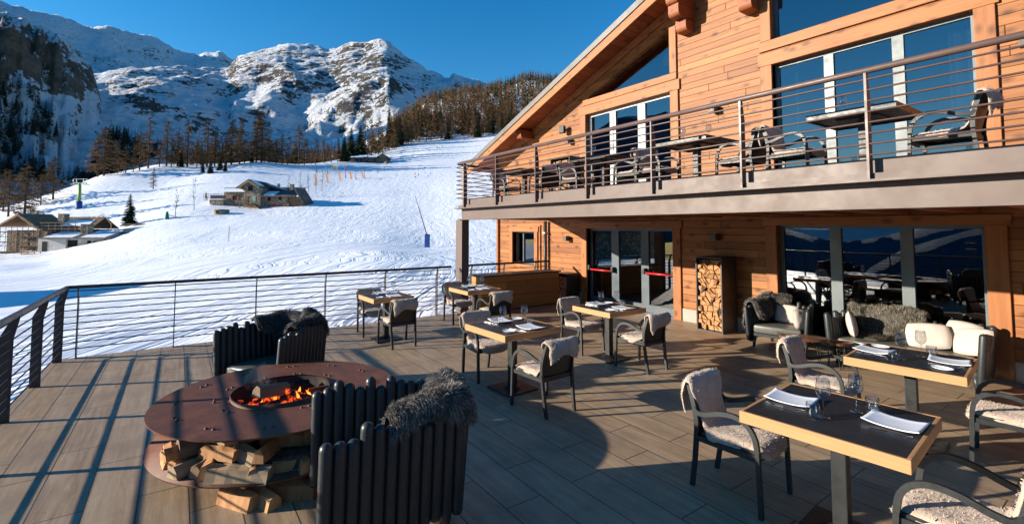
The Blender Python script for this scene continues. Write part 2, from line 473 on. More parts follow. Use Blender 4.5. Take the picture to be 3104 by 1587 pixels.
t.rough(t.ramp(bl, [(0.3, 0.42), (0.7, 0.62)])); t.spec(0.4)
h = t.math('ADD', t.math('MULTIPLY', ln, 0.5), t.math('MULTIPLY', t.math('SUBTRACT', 1.0, br.outputs['Fac']), 1.4))
t.bump(h, 0.35, 0.004); MAT['deck_planks'] = t.m

# rusted corten steel
t = NT('corten'); v = t.coord('Object')
n = t.noise(v, 7, 7, 0.7); n2 = t.noise(v, 45, 4, 0.6); vs = t.coord('Object', scale=(1, 2.2, 1)); n3 = t.noise(vs, 16, 3, 0.5)
c = t.mix(t.ramp(n, [(0.3, 0), (0.72, 1)]), (0.090, 0.032, 0.018), (0.18, 0.070, 0.038))
c = t.mix(t.ramp(n3, [(0.6, 0.0), (0.68, 0.7)]), c, (0.075, 0.026, 0.018))
c = t.mix(t.ramp(n2, [(0.6, 0), (0.8, 0.6)]), c, (0.27, 0.12, 0.065))
t.base(c); t.rough(t.ramp(n, [(0.3, 0.5), (0.7, 0.68)])); t.spec(0.25); t.bump(n2, 0.15, 0.004); MAT['corten'] = t.m

# sheepskin: cream, curly
t = NT('sheepskin'); v = t.coord('Object')
n = t.noise(v, 60, 4, 0.7); n2 = t.noise(v, 9, 3, 0.5)
ri = t.n.new('ShaderNodeNewGeometry').outputs['Random Per Island']
c = t.mix(t.ramp(n2, [(0.3, 0), (0.7, 1)]), (0.41, 0.295, 0.215), (0.55, 0.425, 0.325))
c = t.mix(t.math('MULTIPLY', ri, 0.22), c, (0.60, 0.50, 0.41))
t.base(c); t.rough(0.95); t.spec(0.1)
t.b.inputs['Sheen Weight'].default_value = 0.3
t.bump(n, 0.9, 0.012); MAT['sheepskin'] = t.m

# grey long-haired fur
def furmat(name, lo, mid, hi):
    t = NT(name); v = t.coord('Object')
    ri = t.n.new('ShaderNodeNewGeometry').outputs['Random Per Island']
    n2 = t.noise(v, 7, 3, 0.6)
    f = t.math('ADD', t.math('MULTIPLY', ri, 0.65), t.math('MULTIPLY', n2, 0.5))
    t.base(t.ramp(f, [(0.25, lo), (0.55, mid), (0.92, hi)])); t.rough(0.6); t.spec(0.3)
    MAT[name] = t.m
furmat('fur_dark', (0.016, 0.015, 0.014), (0.085, 0.077, 0.068), (0.47, 0.425, 0.365))
furmat('fur_black', (0.010, 0.010, 0.010), (0.035, 0.033, 0.031), (0.22, 0.205, 0.185))
furmat('fur_brown', (0.02, 0.017, 0.013), (0.13, 0.112, 0.082), (0.46, 0.41, 0.32))

def emit(name, stops, scale, strength):
    t = NT(name); v = t.coord('Object'); n = t.noise(v, scale, 5, 0.7, 0.5)
    t.base((0.015, 0.012, 0.011)); t.rough(0.9)
    t.l.new(t.ramp(n, stops), t.b.inputs['Emission Color'])
    t.b.inputs['Emission Strength'].default_value = strength
    MAT[name] = t.m
emit('embers', [(0.50, (0, 0, 0)), (0.60, (0.45, 0.035, 0.003)), (0.78, (1, 0.20, 0.02))], 15, 1.3)
emit('flame', [(0.2, (0.75, 0.10, 0.005)), (0.55, (1, 0.30, 0.03)), (0.8, (1, 0.55, 0.12))], 9, 1.3)
emit('lamp_glow', [(0.0, (1, 0.42, 0.1)), (1.0, (1, 0.5, 0.16))], 1, 2.5)
emit('screen_glow', [(0.35, (0.42, 0.30, 0.04)), (0.5, (0.8, 0.62, 0.12)), (0.75, (0.55, 0.5, 0.2))], 2.2, 0.22)

# ================================================================== LAND
FW = np.array([math.sin(YAW), math.cos(YAW)]); RT = np.array([math.cos(YAW), -math.sin(YAW)])
def bearing_xy(th, r):
    """bearing th (degrees right of the lens axis) and distance r around the terrace -> world x, y"""
    a = np.radians(th)
    return (FW[0] * np.cos(a) + RT[0] * np.sin(a)) * r, (FW[1] * np.cos(a) + RT[1] * np.sin(a)) * r
# surveyed points of the snow slope: bearing, distance, (height - 1.93) / distance
SURVEY = [(-47.3, 17.7, -0.1593), (-47.3, 36.9, -0.1079), (-47.3, 66.4, -0.0765), (-47.3, 118.0, -0.0554), (-47.3, 147.6, -0.048), (-47.3, 184.5, -0.0108), (-47.3, 221.3, 0.0148), (-47.3, 243.5, 0.0285), (-47.3, 317.3, 0.0063), (-47.3, 442.7, -0.0166), (-44.3, 16.8, -0.1682), (-44.3, 34.9, -0.1079), (-44.3, 62.9, -0.0778), (-44.3, 111.8, -0.0567), (-44.3, 139.7, -0.0428), (-44.3, 174.6, -0.0054), (-44.3, 209.6, 0.0247), (-44.3, 240.3, 0.0507), (-44.3, 321.3, 0.0247), (-44.3, 447.1, -0.0054), (-41.2, 15.9, -0.1769), (-41.2, 33.2, -0.1072), (-41.2, 59.8, -0.0755), (-41.2, 106.3, -0.0438), (-41.2, 132.8, -0.0266), (-41.2, 172.7, 0.0038), (-41.2, 205.9, 0.0387), (-41.2, 245.8, 0.0755), (-41.2, 259.0, 0.0831), (-41.2, 332.1, 0.0577), (-41.2, 438.4, 0.0197), (-36.8, 15.0, -0.1882), (-36.8, 31.2, -0.1039), (-36.8, 56.2, -0.0681), (-36.8, 99.9, -0.0297), (-36.8, 137.4, 0.0007), (-36.8, 174.8, 0.0344), (-36.8, 218.6, 0.0681), (-36.8, 256.0, 0.0985), (-36.8, 274.7, 0.1073), (-36.8, 337.2, 0.0884), (-36.8, 437.1, 0.0479), (-28.6, 13.7, -0.1989), (-28.6, 28.5, -0.0991), (-28.6, 51.3, -0.0584), (-28.6, 91.1, -0.0214), (-28.6, 125.3, 0.0081), (-28.6, 159.5, 0.0355), (-28.6, 188.0, 0.0673), (-28.6, 216.5, 0.0932), (-28.6, 250.6, 0.1176), (-28.6, 273.4, 0.125), (-28.6, 330.4, 0.108), (-28.6, 432.9, 0.0673), (-20.3, 12.8, -0.1928), (-20.3, 26.6, -0.0941), (-20.3, 48.0, -0.0545), (-20.3, 85.3, -0.0205), (-20.3, 117.2, 0.0103), (-20.3, 159.9, 0.0482), (-20.3, 202.5, 0.0838), (-20.3, 245.2, 0.113), (-20.3, 287.8, 0.132), (-20.3, 319.8, 0.1367), (-20.3, 383.7, 0.1193), (-20.3, 479.7, 0.0877), (-15.4, 13.5, -0.186), (-15.4, 25.9, -0.0885), (-15.4, 46.7, -0.0495), (-15.4, 83.0, -0.0195), (-15.4, 124.5, 0.0211), (-15.4, 176.4, 0.0698), (-15.4, 228.2, 0.1064), (-15.4, 280.1, 0.1307), (-15.4, 332.0, 0.147), (-15.4, 383.9, 0.16), (-15.4, 446.1, 0.1795), (-15.4, 498.0, 0.1916), (-15.4, 560.2, 0.1713), (-10.2, 13.2, -0.1775), (-10.2, 25.4, -0.0987), (-10.2, 45.7, -0.0614), (-10.2, 71.1, -0.0423), (-10.2, 96.5, -0.0116), (-10.2, 132.1, 0.0299), (-10.2, 182.9, 0.0796), (-10.2, 243.8, 0.1211), (-10.2, 304.8, 0.1501), (-10.2, 365.8, 0.1708), (-10.2, 416.5, 0.1833), (-10.2, 508.0, 0.2164), (-10.2, 609.6, 0.2537), (-10.2, 670.5, 0.2662), (-10.2, 751.8, 0.233), (-5.7, 14.1, -0.1668), (-5.7, 30.1, -0.083), (-5.7, 70.3, -0.0394), (-5.7, 110.5, 0.0134), (-5.7, 170.8, 0.078), (-5.7, 241.2, 0.1249), (-5.7, 321.6, 0.1601), (-5.7, 402.0, 0.1869), (-5.7, 522.6, 0.2356), (-5.7, 643.2, 0.2775), (-5.7, 703.5, 0.2875), (-5.7, 803.9, 0.2607), (2.0, 16.0, -0.1591), (2.0, 30.0, -0.0876), (2.0, 70.0, -0.037), (2.0, 120.1, 0.0303), (2.0, 200.1, 0.1103), (2.0, 300.2, 0.165), (2.0, 400.3, 0.1962), (2.0, 520.3, 0.2492), (2.0, 640.4, 0.2938), (2.0, 740.5, 0.314), (2.0, 850.5, 0.2913), (14.7, 20.7, -0.1377), (14.7, 72.4, -0.0318), (14.7, 206.8, 0.1149), (14.7, 413.6, 0.2045), (14.7, 620.4, 0.2778), (14.7, 785.8, 0.3145), (14.7, 909.9, 0.2901), (37.5, 37.8, -0.0728), (37.5, 126.1, -0.0194), (37.5, 378.3, 0.0808), (37.5, 882.8, 0.181), (-53.2, 20.0, -0.1407), (-53.2, 75.2, -0.0752), (-53.2, 167.0, -0.0449), (-53.2, 250.5, -0.0096), (-53.2, 317.4, 0.0156), (-53.2, 417.6, 0.0055), (-53.2, 551.2, -0.0146), (-66.9, 30.6, -0.0921), (-66.9, 114.9, -0.0525), (-66.9, 255.3, -0.0327), (-66.9, 510.6, -0.0228), (-66.9, 1021.1, -0.0228)]
for th in (-95, -125, -160, 180, 140, 105, 75, 60):
    SURVEY += ([(th, 14, -0.30), (th, 60, -0.36), (th, 220, -0.42), (th, 700, -0.45)] if th in (-125, -160, 180) else [(th, 14, -0.22), (th, 60, -0.14), (th, 220, -0.14), (th, 700, -0.14)])
for th in range(-180, 180, 30):
    SURVEY += [(th, 5, -0.95), (th, 8.5, -0.42)]
SURVEY += [(-20.0, 8.5, -0.36), (-45, 8.0, -0.40), (2, 10.5, -0.26), (25, 12, -0.30), (-70, 8, -0.5)]
SV = np.array(SURVEY)
def tps_feat(th, r): return np.c_[np.sin(np.radians(th)) * 2.2 + 0 * r, np.cos(np.radians(th)) * 2.2 + 0 * r, np.log(r) * 0.9]
def _phi(d): return d
_P = tps_feat(SV[:, 0], SV[:, 1]); _n = len(_P)
_K = np.linalg.norm(_P[:, None] - _P[None], axis=2) + np.eye(_n) * 0.012
_A = np.zeros((_n + 4, _n + 4)); _A[:_n, :_n] = _K; _A[:_n, _n] = 1; _A[:_n, _n + 1:] = _P; _A[_n, :_n] = 1; _A[_n + 1:, :_n] = _P.T
_W = np.linalg.solve(_A, np.r_[SV[:, 2], np.zeros(4)])
def terrain_z(th, r):
    th = np.atleast_1d(np.asarray(th, float)); r = np.atleast_1d(np.asarray(r, float))
    out = np.zeros(len(th))
    for s in range(0, len(th), 4000):
        F = tps_feat(th[s:s + 4000], r[s:s + 4000])
        D = np.linalg.norm(F[:, None] - _P[None], axis=2)
        out[s:s + 4000] = D @ _W[:_n] + _W[_n] + F @ _W[_n + 1:]
    return CAMH + out * r
def th_r(x, y):
    x = np.asarray(x, float); y = np.asarray(y, float)
    f = FW[0] * x + FW[1] * y; u = RT[0] * x + RT[1] * y
    return np.degrees(np.arctan2(u, f)), np.hypot(f, u)
def ground_z(x, y):
    th, r = th_r(x, y); return float(terrain_z(th, r)[0]) + lumps(float(x), float(y), float(r))
def lumps(x, y, r):
    k = min(1.0, max(0.0, (r - 14) / 60.0))
    z = mnoise.noise(Vector((x * 0.035, y * 0.035, 3.1))) * 0.9 * k + mnoise.noise(Vector((x * 0.11, y * 0.11, 7.7))) * 0.22 * k
    th = math.degrees(math.atan2(RT[0] * x + RT[1] * y, FW[0] * x + FW[1] * y))
    z *= 0.2 + 0.8 * min(1, max(0, (-24 - th) / 8))
    if r > 150: z += mnoise.noise(Vector((x * 0.012, y * 0.012, 1.7))) * 2.2 * min(1, (r - 150) / 200)
    return z
ths = np.r_[np.arange(-180, -56, 2.5), np.arange(-56, 22, 0.33), np.arange(22, 180.1, 2.5)]
rs = np.exp(np.linspace(math.log(5.0), math.log(1000.0), 190))
TH, RR = np.meshgrid(ths, rs)
Z = terrain_z(TH.ravel(), RR.ravel())
Xg, Yg = bearing_xy(TH.ravel(), RR.ravel())
Z = Z + np.array([lumps(a, b, c) for a, b, c in zip(Xg, Yg, RR.ravel())])
nt, nr = len(ths), len(rs)
ii = np.arange(nr - 1)[:, None] * nt + np.arange(nt - 1)[None]
Q = np.stack([ii, ii + 1, ii + nt + 1, ii + nt], -1).reshape(-1, 4)
g = np_mesh('ground', np.c_[Xg, Yg, Z], Q, MAT['snow']); tag(g, kind='structure')

# ---- mountains: ridge lines surveyed by bearing, real slopes in front of them
def ridge_mesh(name, line, r0, r1, z0, mat, shape=1.5, amp=60, back=1.25, dth=0.28, nrow=130, outcrops=(), seed=0, jag=14, amax=1.0, ribs=0.0):
    L = np.array(line); th = np.arange(L[0, 0], L[-1, 0] + 0.01, dth)
    q = np.interp(th, L[:, 0], L[:, 1])
    rr1 = r1 * (1 + 0.05 * np.sin(th * 0.21 + seed)); rr0 = r0 * np.ones_like(th)
    tt = np.r_[np.linspace(0, 1, nrow), np.linspace(1, back, 16)[1:]]
    V = []; RK = []
    for t in tt:
        if t <= 1: r = rr0 + (rr1 - rr0) * t; f = t ** shape
        else: r = rr0 + (rr1 - rr0) * t; f = 1 - (t - 1) * 2.2
        zr = CAMH + q * rr1
        z = z0 + (zr - z0) * f
        x, y = bearing_xy(th, r)
        env = math.sin(PI * min(t, 1.0)) ** 0.8 if t <= 1 else 0.3
        for i in range(len(th)):
            p = Vector((x[i] * 0.0016, y[i] * 0.0016, seed * 3.3))
            n = (mnoise.ridged_multi_fractal(p, 0.9, 2.1, 6, 1.0, 2.0) - 1.0) * amp * env
            n += mnoise.fractal(Vector((x[i] * 0.012, y[i] * 0.012, seed)), 0.8, 2.0, 4) * jag * (0.35 + 0.65 * env)
            n += mnoise.fractal(Vector((x[i] * 0.045, y[i] * 0.045, seed + 4)), 0.7, 2.0, 3) * jag * 0.42
            if ribs: n += (0.5 - abs(mnoise.noise(Vector((th[i] * 0.9, z[i] * 0.004, seed)))) * 2 - abs(mnoise.noise(Vector((th[i] * 2.6, z[i] * 0.012, seed + 3))))) * ribs * env
            V.append((x[i], y[i], z[i] + n))
            k = 0.0
            if outcrops:
                qq = (z[i] + n - CAMH) / r[i]
                for (a, b, ra, rb) in outcrops:
                    d = ((th[i] - a) / ra) ** 2 + ((qq - b) / rb) ** 2
                    if d < 1.6: k = max(k, min(1.0, 1.35 - d * 0.85))
            RK.append(k * amax)
    n = len(th); m = len(tt)
    ii = np.arange(m - 1)[:, None] * n + np.arange(n - 1)[None]
    Q = np.stack([ii, ii + 1, ii + n + 1, ii + n], -1).reshape(-1, 4)
    o = np_mesh(name, np.array(V), Q, MAT[mat])
    at = o.data.attributes.new('rock', 'FLOAT', 'POINT'); at.data.foreach_set('value', np.array(RK, dtype=np.float32))
    return tag(o, kind='structure')
RIDGE_R = [(-62, 0.10), (-52, 0.16), (-45.02, 0.2269), (-41.17, 0.2511), (-39.77, 0.2629), (-37.41, 0.275), (-35.54, 0.2831), (-34.24, 0.2821), (-31.52, 0.2894), (-30.99, 0.3055), (-30.46, 0.3174), (-29.19, 0.3302), (-28.07, 0.339), (-26.74, 0.3499), (-25.96, 0.3568), (-24.78, 0.3587), (-23.58, 0.3614), (-22.35, 0.3592), (-21.85, 0.3573), (-20.68, 0.361), (-19.83, 0.3717), (-18.75, 0.3781), (-17.88, 0.3784), (-16.78, 0.3863), (-15.67, 0.3902), (-14.91, 0.3875), (-14.32, 0.3796), (-13.18, 0.3626), (-11.71, 0.3481), (-10.5, 0.3347), (-9.0, 0.3253), (-7.82, 0.318), (-7.2, 0.3318), (-6.39, 0.3232), (-5.2, 0.3171), (-4.24, 0.3151), (-3.28, 0.3095), (0.58, 0.2999), (5.39, 0.2776), (14.73, 0.1964)]
RIDGE_L = [(-57.84, 0.3457), (-53.22, 0.3485), (-49.46, 0.3345), (-47.34, 0.3249), (-46.89, 0.327), (-46.6, 0.3248), (-45.83, 0.3264), (-44.83, 0.3274), (-44.09, 0.3255), (-43.44, 0.3224), (-42.69, 0.3183), (-42.24, 0.3193), (-41.74, 0.3237), (-41.0, 0.3274), (-40.39, 0.3253), (-39.46, 0.3265), (-38.49, 0.3257), (-37.51, 0.3235), (-36.49, 0.3156), (-35.99, 0.3102), (-34.93, 0.3074), (-34.08, 0.307), (-33.55, 0.3146), (-32.97, 0.3145), (-32.32, 0.3197), (-31.73, 0.3153), (-31.17, 0.3078), (-30.1, 0.2996), (-22.35, 0.2423)]
CLIFF = [(-53.22, 0.3183), (-49.46, 0.3099), (-47.34, 0.31), (-46.6, 0.3114), (-45.86, 0.2987), (-45.02, 0.3031), (-44.41, 0.2973), (-43.84, 0.2892), (-43.44, 0.2789), (-42.93, 0.2671), (-42.51, 0.2602), (-41.93, 0.2388), (-41.58, 0.2149), (-41.0, 0.17), (-40.0, 0.11), (-38.5, 0.04)]
OUTCROP = [(-38.61, 0.2343, 2.7, 0.0379), (-33.91, 0.2664, 4.2, 0.0211), (-31.52, 0.2664, 2.3, 0.0253), (-28.63, 0.3039, 2.3, 0.0337), (-26.35, 0.3178, 4.5, 0.0295), (-22.35, 0.3125, 2.3, 0.0421), (-18.1, 0.3291, 3.0, 0.0505), (-18.75, 0.2561, 1.7, 0.0295), (-15.45, 0.3094, 2.3, 0.0505), (-13.64, 0.3447, 1.5, 0.0168), (-13.18, 0.3043, 1.9, 0.0211), (-10.64, 0.3072, 1.1, 0.0168), (-24.38, 0.2847, 3.4, 0.0337)]
ridge_mesh('mountain', RIDGE_R, 560, 1750, -60, 'mountain_right', 1.35, 95, outcrops=OUTCROP, seed=1, jag=13)
ridge_mesh('mountain', RIDGE_L, 900, 2900, -60, 'mountain_left', 1.2, 110, dth=0.3, nrow=100, seed=2, jag=20)
ridge_mesh('cliff', CLIFF, 700, 1250, -60, 'cliff_rock', 1.0, 90, dth=0.2, nrow=80, seed=5, jag=30, ribs=34, outcrops=[(-50, 0.27, 5, 0.06), (-46.5, 0.268, 3.2, 0.040), (-43.6, 0.235, 1.9, 0.030)], amax=2.4)
# ground below the valley side, so nothing is open between slope and mountains
# unseen ridge added left of the view, shaped to keep the valley side in shade
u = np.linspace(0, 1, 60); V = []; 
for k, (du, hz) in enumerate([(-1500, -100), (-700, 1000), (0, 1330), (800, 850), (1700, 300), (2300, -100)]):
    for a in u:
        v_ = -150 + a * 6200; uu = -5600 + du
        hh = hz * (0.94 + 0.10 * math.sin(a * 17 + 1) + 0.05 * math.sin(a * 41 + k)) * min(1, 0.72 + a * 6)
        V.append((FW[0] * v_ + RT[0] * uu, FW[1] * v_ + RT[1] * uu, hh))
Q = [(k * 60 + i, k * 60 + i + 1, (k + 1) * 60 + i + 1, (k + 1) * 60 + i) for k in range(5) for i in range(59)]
tag(np_mesh('mountain', V, Q, MAT['haze_blue_mountain']), kind='structure')  # the added unseen ridge that shades the valley side
# ranges across the valley behind the camera: the windows mirror them
def far_range(line, r, seed, mat):
    L = np.array(line, float); th = np.arange(L[0, 0], L[-1, 0], 0.6); V = []
    for j, (f, rr) in enumerate([(0.0, 0.74), (0.30, 0.81), (0.60, 0.885), (0.84, 0.95), (1.0, 1.0), (0.6, 1.12)]):
        q = np.interp(th, L[:, 0], L[:, 1])
        x, y = bearing_xy(th, r * rr)
        for i in range(len(th)):
            z = -1500 + (q[i] * r + 1500) * f + mnoise.fractal(Vector((x[i] * 0.0006, y[i] * 0.0006, seed)), 0.9, 2.0, 5) * (0.008 if f == 1 else 0.025) * r * (f > 0)
            V.append((x[i], y[i], z))
    n = len(th); Q = [(k * n + i, k * n + i + 1, (k + 1) * n + i + 1, (k + 1) * n + i) for k in range(5) for i in range(n - 1)]
    tag(np_mesh('mountain', V, Q, MAT[mat]), kind='structure')  # with sky_fill_range it is an added stand-in for pale sky
far_range([(-150, 0.02), (-125, 0.016), (-112, 0.010), (-106, 0.007), (-100, 0.011), (-90, 0.02)], 14000, 17, 'sky_fill_range')  # added range: its shaded snow stands in for pale sky in the windows
far_range([(-235, 0.13), (-200, 0.15), (-160, 0.13), (-140, 0.10), (-128, 0.055), (-120, 0.028), (-116, 0.012), (-113, 0.004), (-110.5, -0.004), (-108, -0.014), (-105, -0.026), (-103.5, -0.020), (-101.5, -0.008), (-99.5, 0.004), (-97, 0.02), (-92, 0.05)], 9000, 4, 'haze_blue_range')
far_range([(-235, 0.16), (-180, 0.17), (-150, 0.15), (-136, 0.09), (-127, 0.05), (-121, 0.028), (-117, 0.010), (-113, -0.016), (-110, -0.035), (-107, -0.07), (-104.5, -0.13), (-102, -0.085), (-100, -0.05), (-98, -0.03), (-95, 0.0)], 5200, 9, 'haze_blue_mountain')
far_range([(-235, 0.1), (-150, 0.06), (-126, 0.02), (-119, -0.03), (-115, -0.07), (-111, -0.11), (-106, -0.24), (-103, -0.26), (-100, -0.2), (-96, -0.1)], 3000, 13, 'haze_blue_mountain')

# ================================================================== TREES
rng = random.Random(11)
def ribbon(V, F, pts, w, up):
    b = len(V); n = len(pts)
    for i, p in enumerate(pts):
        t = (pts[min(i + 1, n - 1)] - pts[max(i - 1, 0)])
        s = t.cross(up)
        if s.length < 1e-6: s = Vector((1, 0, 0))
        s = s.normalized() * (w * (1 - 0.75 * i / (n - 1)) / 2)
        V.append(p - s); V.append(p + s)
    for i in range(n - 1): F.append((b + 2 * i, b + 2 * i + 1, b + 2 * i + 3, b + 2 * i + 2))
def larch_crown(seed, H=10.0, spread=0.19, dens=1.0, bare=0.0):
    r = random.Random(seed); V = []; F = []
    n = int(78 * dens)
    for k in range(n):
        h = (0.13 + 0.86 * (k / n) ** 0.92) * H
        rel = 1 - h / H
        ln = H * spread * (rel ** 0.62) * r.uniform(0.55, 1.12) * (0.55 + 0.45 * min(1, (h / H) / 0.22))
        if r.random() < 0.07: continue
        az = r.uniform(0, 2 * PI); d = Vector((math.cos(az), math.sin(az), 0))
        droop = r.uniform(0.15, 0.45)
        pts = [Vector((0, 0, h)) + d * (ln * s) + Vector((0, 0, ln * (0.18 * s - droop * s * s))) for s in (0, 0.33, 0.66, 1.0)]
        ribbon(V, F, pts, 0.10, Vector((0, 0, 1))); ribbon(V, F, pts, 0.10, d.cross(Vector((0, 0, 1))))
        for q in range(int(17 * dens) + 3):
            s = r.uniform(0.2, 1.0); i = min(2, int(s * 3)); p = pts[i].lerp(pts[i + 1], s * 3 - i)
            side = d.cross(Vector((0, 0, 1))) * r.choice((-1, 1))
            tl = ln * r.uniform(0.14, 0.34) + 0.10
            e = p + (side * r.uniform(0.2, 0.9) + d * r.uniform(-0.1, 0.6)) * tl + Vector((0, 0, -tl * r.uniform(0.1, 0.8)))
            ribbon(V, F, [p, p.lerp(e, 0.55) + Vector((0, 0, tl * 0.08)), e], r.uniform(0.06, 0.13), Vector((r.uniform(-1, 1), r.uniform(-1, 1), r.uniform(0, 1))))
    return V, F
def spruce_crown(seed, H=10.0, spread=0.17):
    r = random.Random(seed); V = []; F = []
    lev = 34
    for k in range(lev):
        h0 = (0.06 + 0.92 * k / lev) * H; rel = 1 - h0 / H
        m = max(5, int(13 * rel + 4))
        for j in range(m):
            if r.random() < 0.08: continue
            az = 2 * PI * j / m + r.uniform(-0.35, 0.35); d = Vector((math.cos(az), math.sin(az), 0)); sd_ = Vector((-d.y, d.x, 0))
            ln = H * spread * (rel ** 0.85) * r.uniform(0.7, 1.15) + 0.12
            h = h0 + r.uniform(-0.12, 0.12)
            pts = [Vector((0, 0, h)) + d * (ln * s) + Vector((0, 0, ln * (0.10 * s - 0.50 * s * s + 0.12 * s ** 4))) for s in (0, 0.35, 0.7, 1.0)]
            w = 0.16 + ln * 0.24
            b = len(V)
            for i, p in enumerate(pts):
                ww = w * (0.55, 1.0, 0.75, 0.06)[i] / 2
                V.append(p - sd_ * ww + Vector((0, 0, -ww * 0.5))); V.append(p + Vector((0, 0, 0.05))); V.append(p + sd_ * ww + Vector((0, 0, -ww * 0.5)))
            for i in range(3):
                a = b + 3 * i; F.append((a, a + 1, a + 4, a + 3)); F.append((a + 1, a + 2, a + 5, a + 4))
            for q in range(3):
                s = r.uniform(0.25, 0.95); p = Vector((0, 0, h)) + d * (ln * s) + Vector((0, 0, ln * (0.10 * s - 0.45 * s * s)))
                e = p + sd_ * r.choice((-1, 1)) * w * r.uniform(0.5, 0.95) + d * 0.14 + Vector((0, 0, -0.10))
                ribbon(V, F, [p, p.lerp(e, 0.5), e], 0.16, Vector((0, 0, 1)))
    return V, F
def trunk_mb(H, r0, bend=0.1, seed=0):
    r = random.Random(seed)
    pts = [(bend * math.sin(3 * s + seed) * s, bend * math.cos(2 * s + seed) * s, H * s) for s in (-0.05, 0.1, 0.3, 0.55, 0.8, 1.0)]
    return MB().tube(pts, [r0, r0 * 0.9, r0 * 0.72, r0 * 0.5, r0 * 0.26, 0.01], 7)
def mesh_of(V, F, mat, name):
    me = bpy.data.meshes.new(name); me.from_pydata([tuple(v) for v in V], [], F); me.materials.append(MAT[mat]); me.update(); return me
CROWN = {'larch': [mesh_of(*larch_crown(s, spread=sp, dens=dn), 'larch_twigs', 'larch_crown') for s, sp, dn in ((1, .19, 1.0), (2, .22, 1.1), (3, .17, 0.85), (4, .25, 1.3), (5, .20, 1.0), (6, .16, 0.8))],
         'spruce': [mesh_of(*spruce_crown(s, spread=sp), 'spruce_needles', 'spruce_crown') for s, sp in ((1, .17), (2, .20), (3, .15), (4, .22))],
         'shade': [mesh_of(*spruce_crown(s, spread=sp), 'shade_needles', 'spruce_crown') for s, sp in ((7, .13), (8, .16), (9, .12))]}
TRUNK = {}
for k, r0 in (('larch', 0.19), ('spruce', 0.17), ('shade', 0.15)):
    o = trunk_mb(9.9, r0, 0.05, 2).build('trunk', MAT['bark']); TRUNK[k] = o.data; bpy.data.objects.remove(o)
def tree(kind, x, y, H, label, group, var=None, wide=1.0, z=None, name=None):
    if z is None: z = ground_z(x, y) - 0.15
    t_ = thing(name or {'larch': 'larch_tree', 'spruce': 'spruce_tree', 'shade': 'spruce_tree'}[kind], label, 'tree', (x, y, z), rng.uniform(0, 6.28), group)
    s = H / 10.0
    for nm, me in (('trunk', TRUNK[kind]), ('crown', (CROWN[kind][var] if var is not None else rng.choice(CROWN[kind])))):
        o = bpy.data.objects.new(nm, me); COL.objects.link(o); o.parent = t_
        w = wide if nm == 'crown' else 1.0
        o.scale = (s * w * rng.uniform(0.92, 1.08), s * w * rng.uniform(0.92, 1.08), s)
    return t_
RL = [(-44.8, 215.0, 14.2), (-36.5, 190.8, 18.3), (-36.7, 227.6, 13.9), (-26.1, 253.2, 19.7), (-28.1, 254.6, 17.8), (-12.4, 265.5, 21.6), (-15.2, 261.4, 15.5), (-5.9, 267.0, 20.8), (-1.9, 267.9, 15.6), (1.9, 267.7, 21.5), (5.7, 267.4, 12.5), (9.7, 268.3, 22.7), (12.8, 267.3, 16.8), (15.5, 265.5, 14.9), (19.5, 265.1, 21.9), (22.5, 259.3, 21.2), (29.9, 262.6, 22.5), (32.0, 261.2, 23.3), (35.5, 262.4, 12.5), (38.6, 261.4, 11.3), (41.4, 261.9, 14.4), (43.8, 260.2, 10.6), (49.8, 264.5, 19.6), (52.2, 262.8, 12.8), (59.2, 270.1, 13.3), (64.8, 274.7, 14.8), (68.8, 275.6, 11.6), (73.1, 278.7, 14.1), (95.5, 299.6, 26.8), (99.0, 297.1, 20.2), (113.0, 324.0, 25.9), (111.8, 312.6, 16.4), (-8.4, 216.2, 8.4), (-22.4, 260.3, 13.5), (-19.6, 258.4, 11.0), (-17.1, 259.0, 9.0), (-8.4, 265.2, 12.9), (-4.1, 267.0, 11.8), (24.9, 263.7, 10.7), (56.8, 268.2, 8.5), (47.5, 262.4, 8.2), (17.6, 265.2, 10.5), (7.3, 267.6, 9.2), (-38.9, 223.0, 10.1), (-49.3, 230.4, 13.5), (33.3, 261.5, 8.6)]
for i, (x, y, h) in enumerate(RL):
    if i == 3: tree('larch', x, y, h * 1.05, 'very broad bushy brown larch on the left ridge', None, 3, 1.75)
    elif i == 4: tree('larch', x, y, h, 'dense larch leaning close to the very broad one on the left ridge', None, 1, 1.3)
    elif i == 32: tree('larch', x, y, h, 'small bare larch standing alone on open snow below the ridge', None, 0, 1.3)
    elif i == 1: tree('larch', x, y, h, 'bare dark larch behind the house with scaffolding', None, 3, 1.15)
    else: tree('larch', x, y, h * rng.uniform(1.02, 1.16), 'bare brown larch in the row along the snowy ridge', 'larches along the ridge', None, rng.uniform(1.3, 1.8))
for i, (x, y, h) in enumerate([(76.7, 278.6, 16.5), (82.4, 284.4, 20.8), (89.9, 291.3, 22.7), (131.3, 353.9, 32.6), (13.5, 241.2, 7.8), (7.2, 239.5, 6.7), (9.7, 231.6, 6.6), (15.1, 234.0, 5.4), (-0.4, 265.6, 7.7), (27.9, 262.8, 8.2), (85.8, 288.1, 13.7), (135.6, 357.0, 19.9)]):
    if h > 30: tree('spruce', x, y, h, 'tallest dark spruce at the left edge of the forested hill', None, 2, 0.8)
    else: tree('spruce', x, y, h, 'dark green spruce among the brown larches of the ridge', 'spruces along the ridge', None, rng.uniform(0.85, 1.1))
# more of the same stand, between and behind the ones above
for i in range(46):
    th = rng.uniform(-33, -13.5); k = (th + 33) / 19.5
    r = (282 + k * 75) * rng.uniform(0.95, 1.13)
    x, y = bearing_xy(th, r)
    if rng.random() < 0.74: tree('larch', float(x), float(y), rng.uniform(9, 17), 'bare brown larch in the row along the snowy ridge', 'larches along the ridge', None, rng.uniform(1.05, 1.5))
    else: tree('spruce', float(x), float(y), rng.uniform(8, 15), 'dark green spruce among the brown larches of the ridge', 'spruces along the ridge')
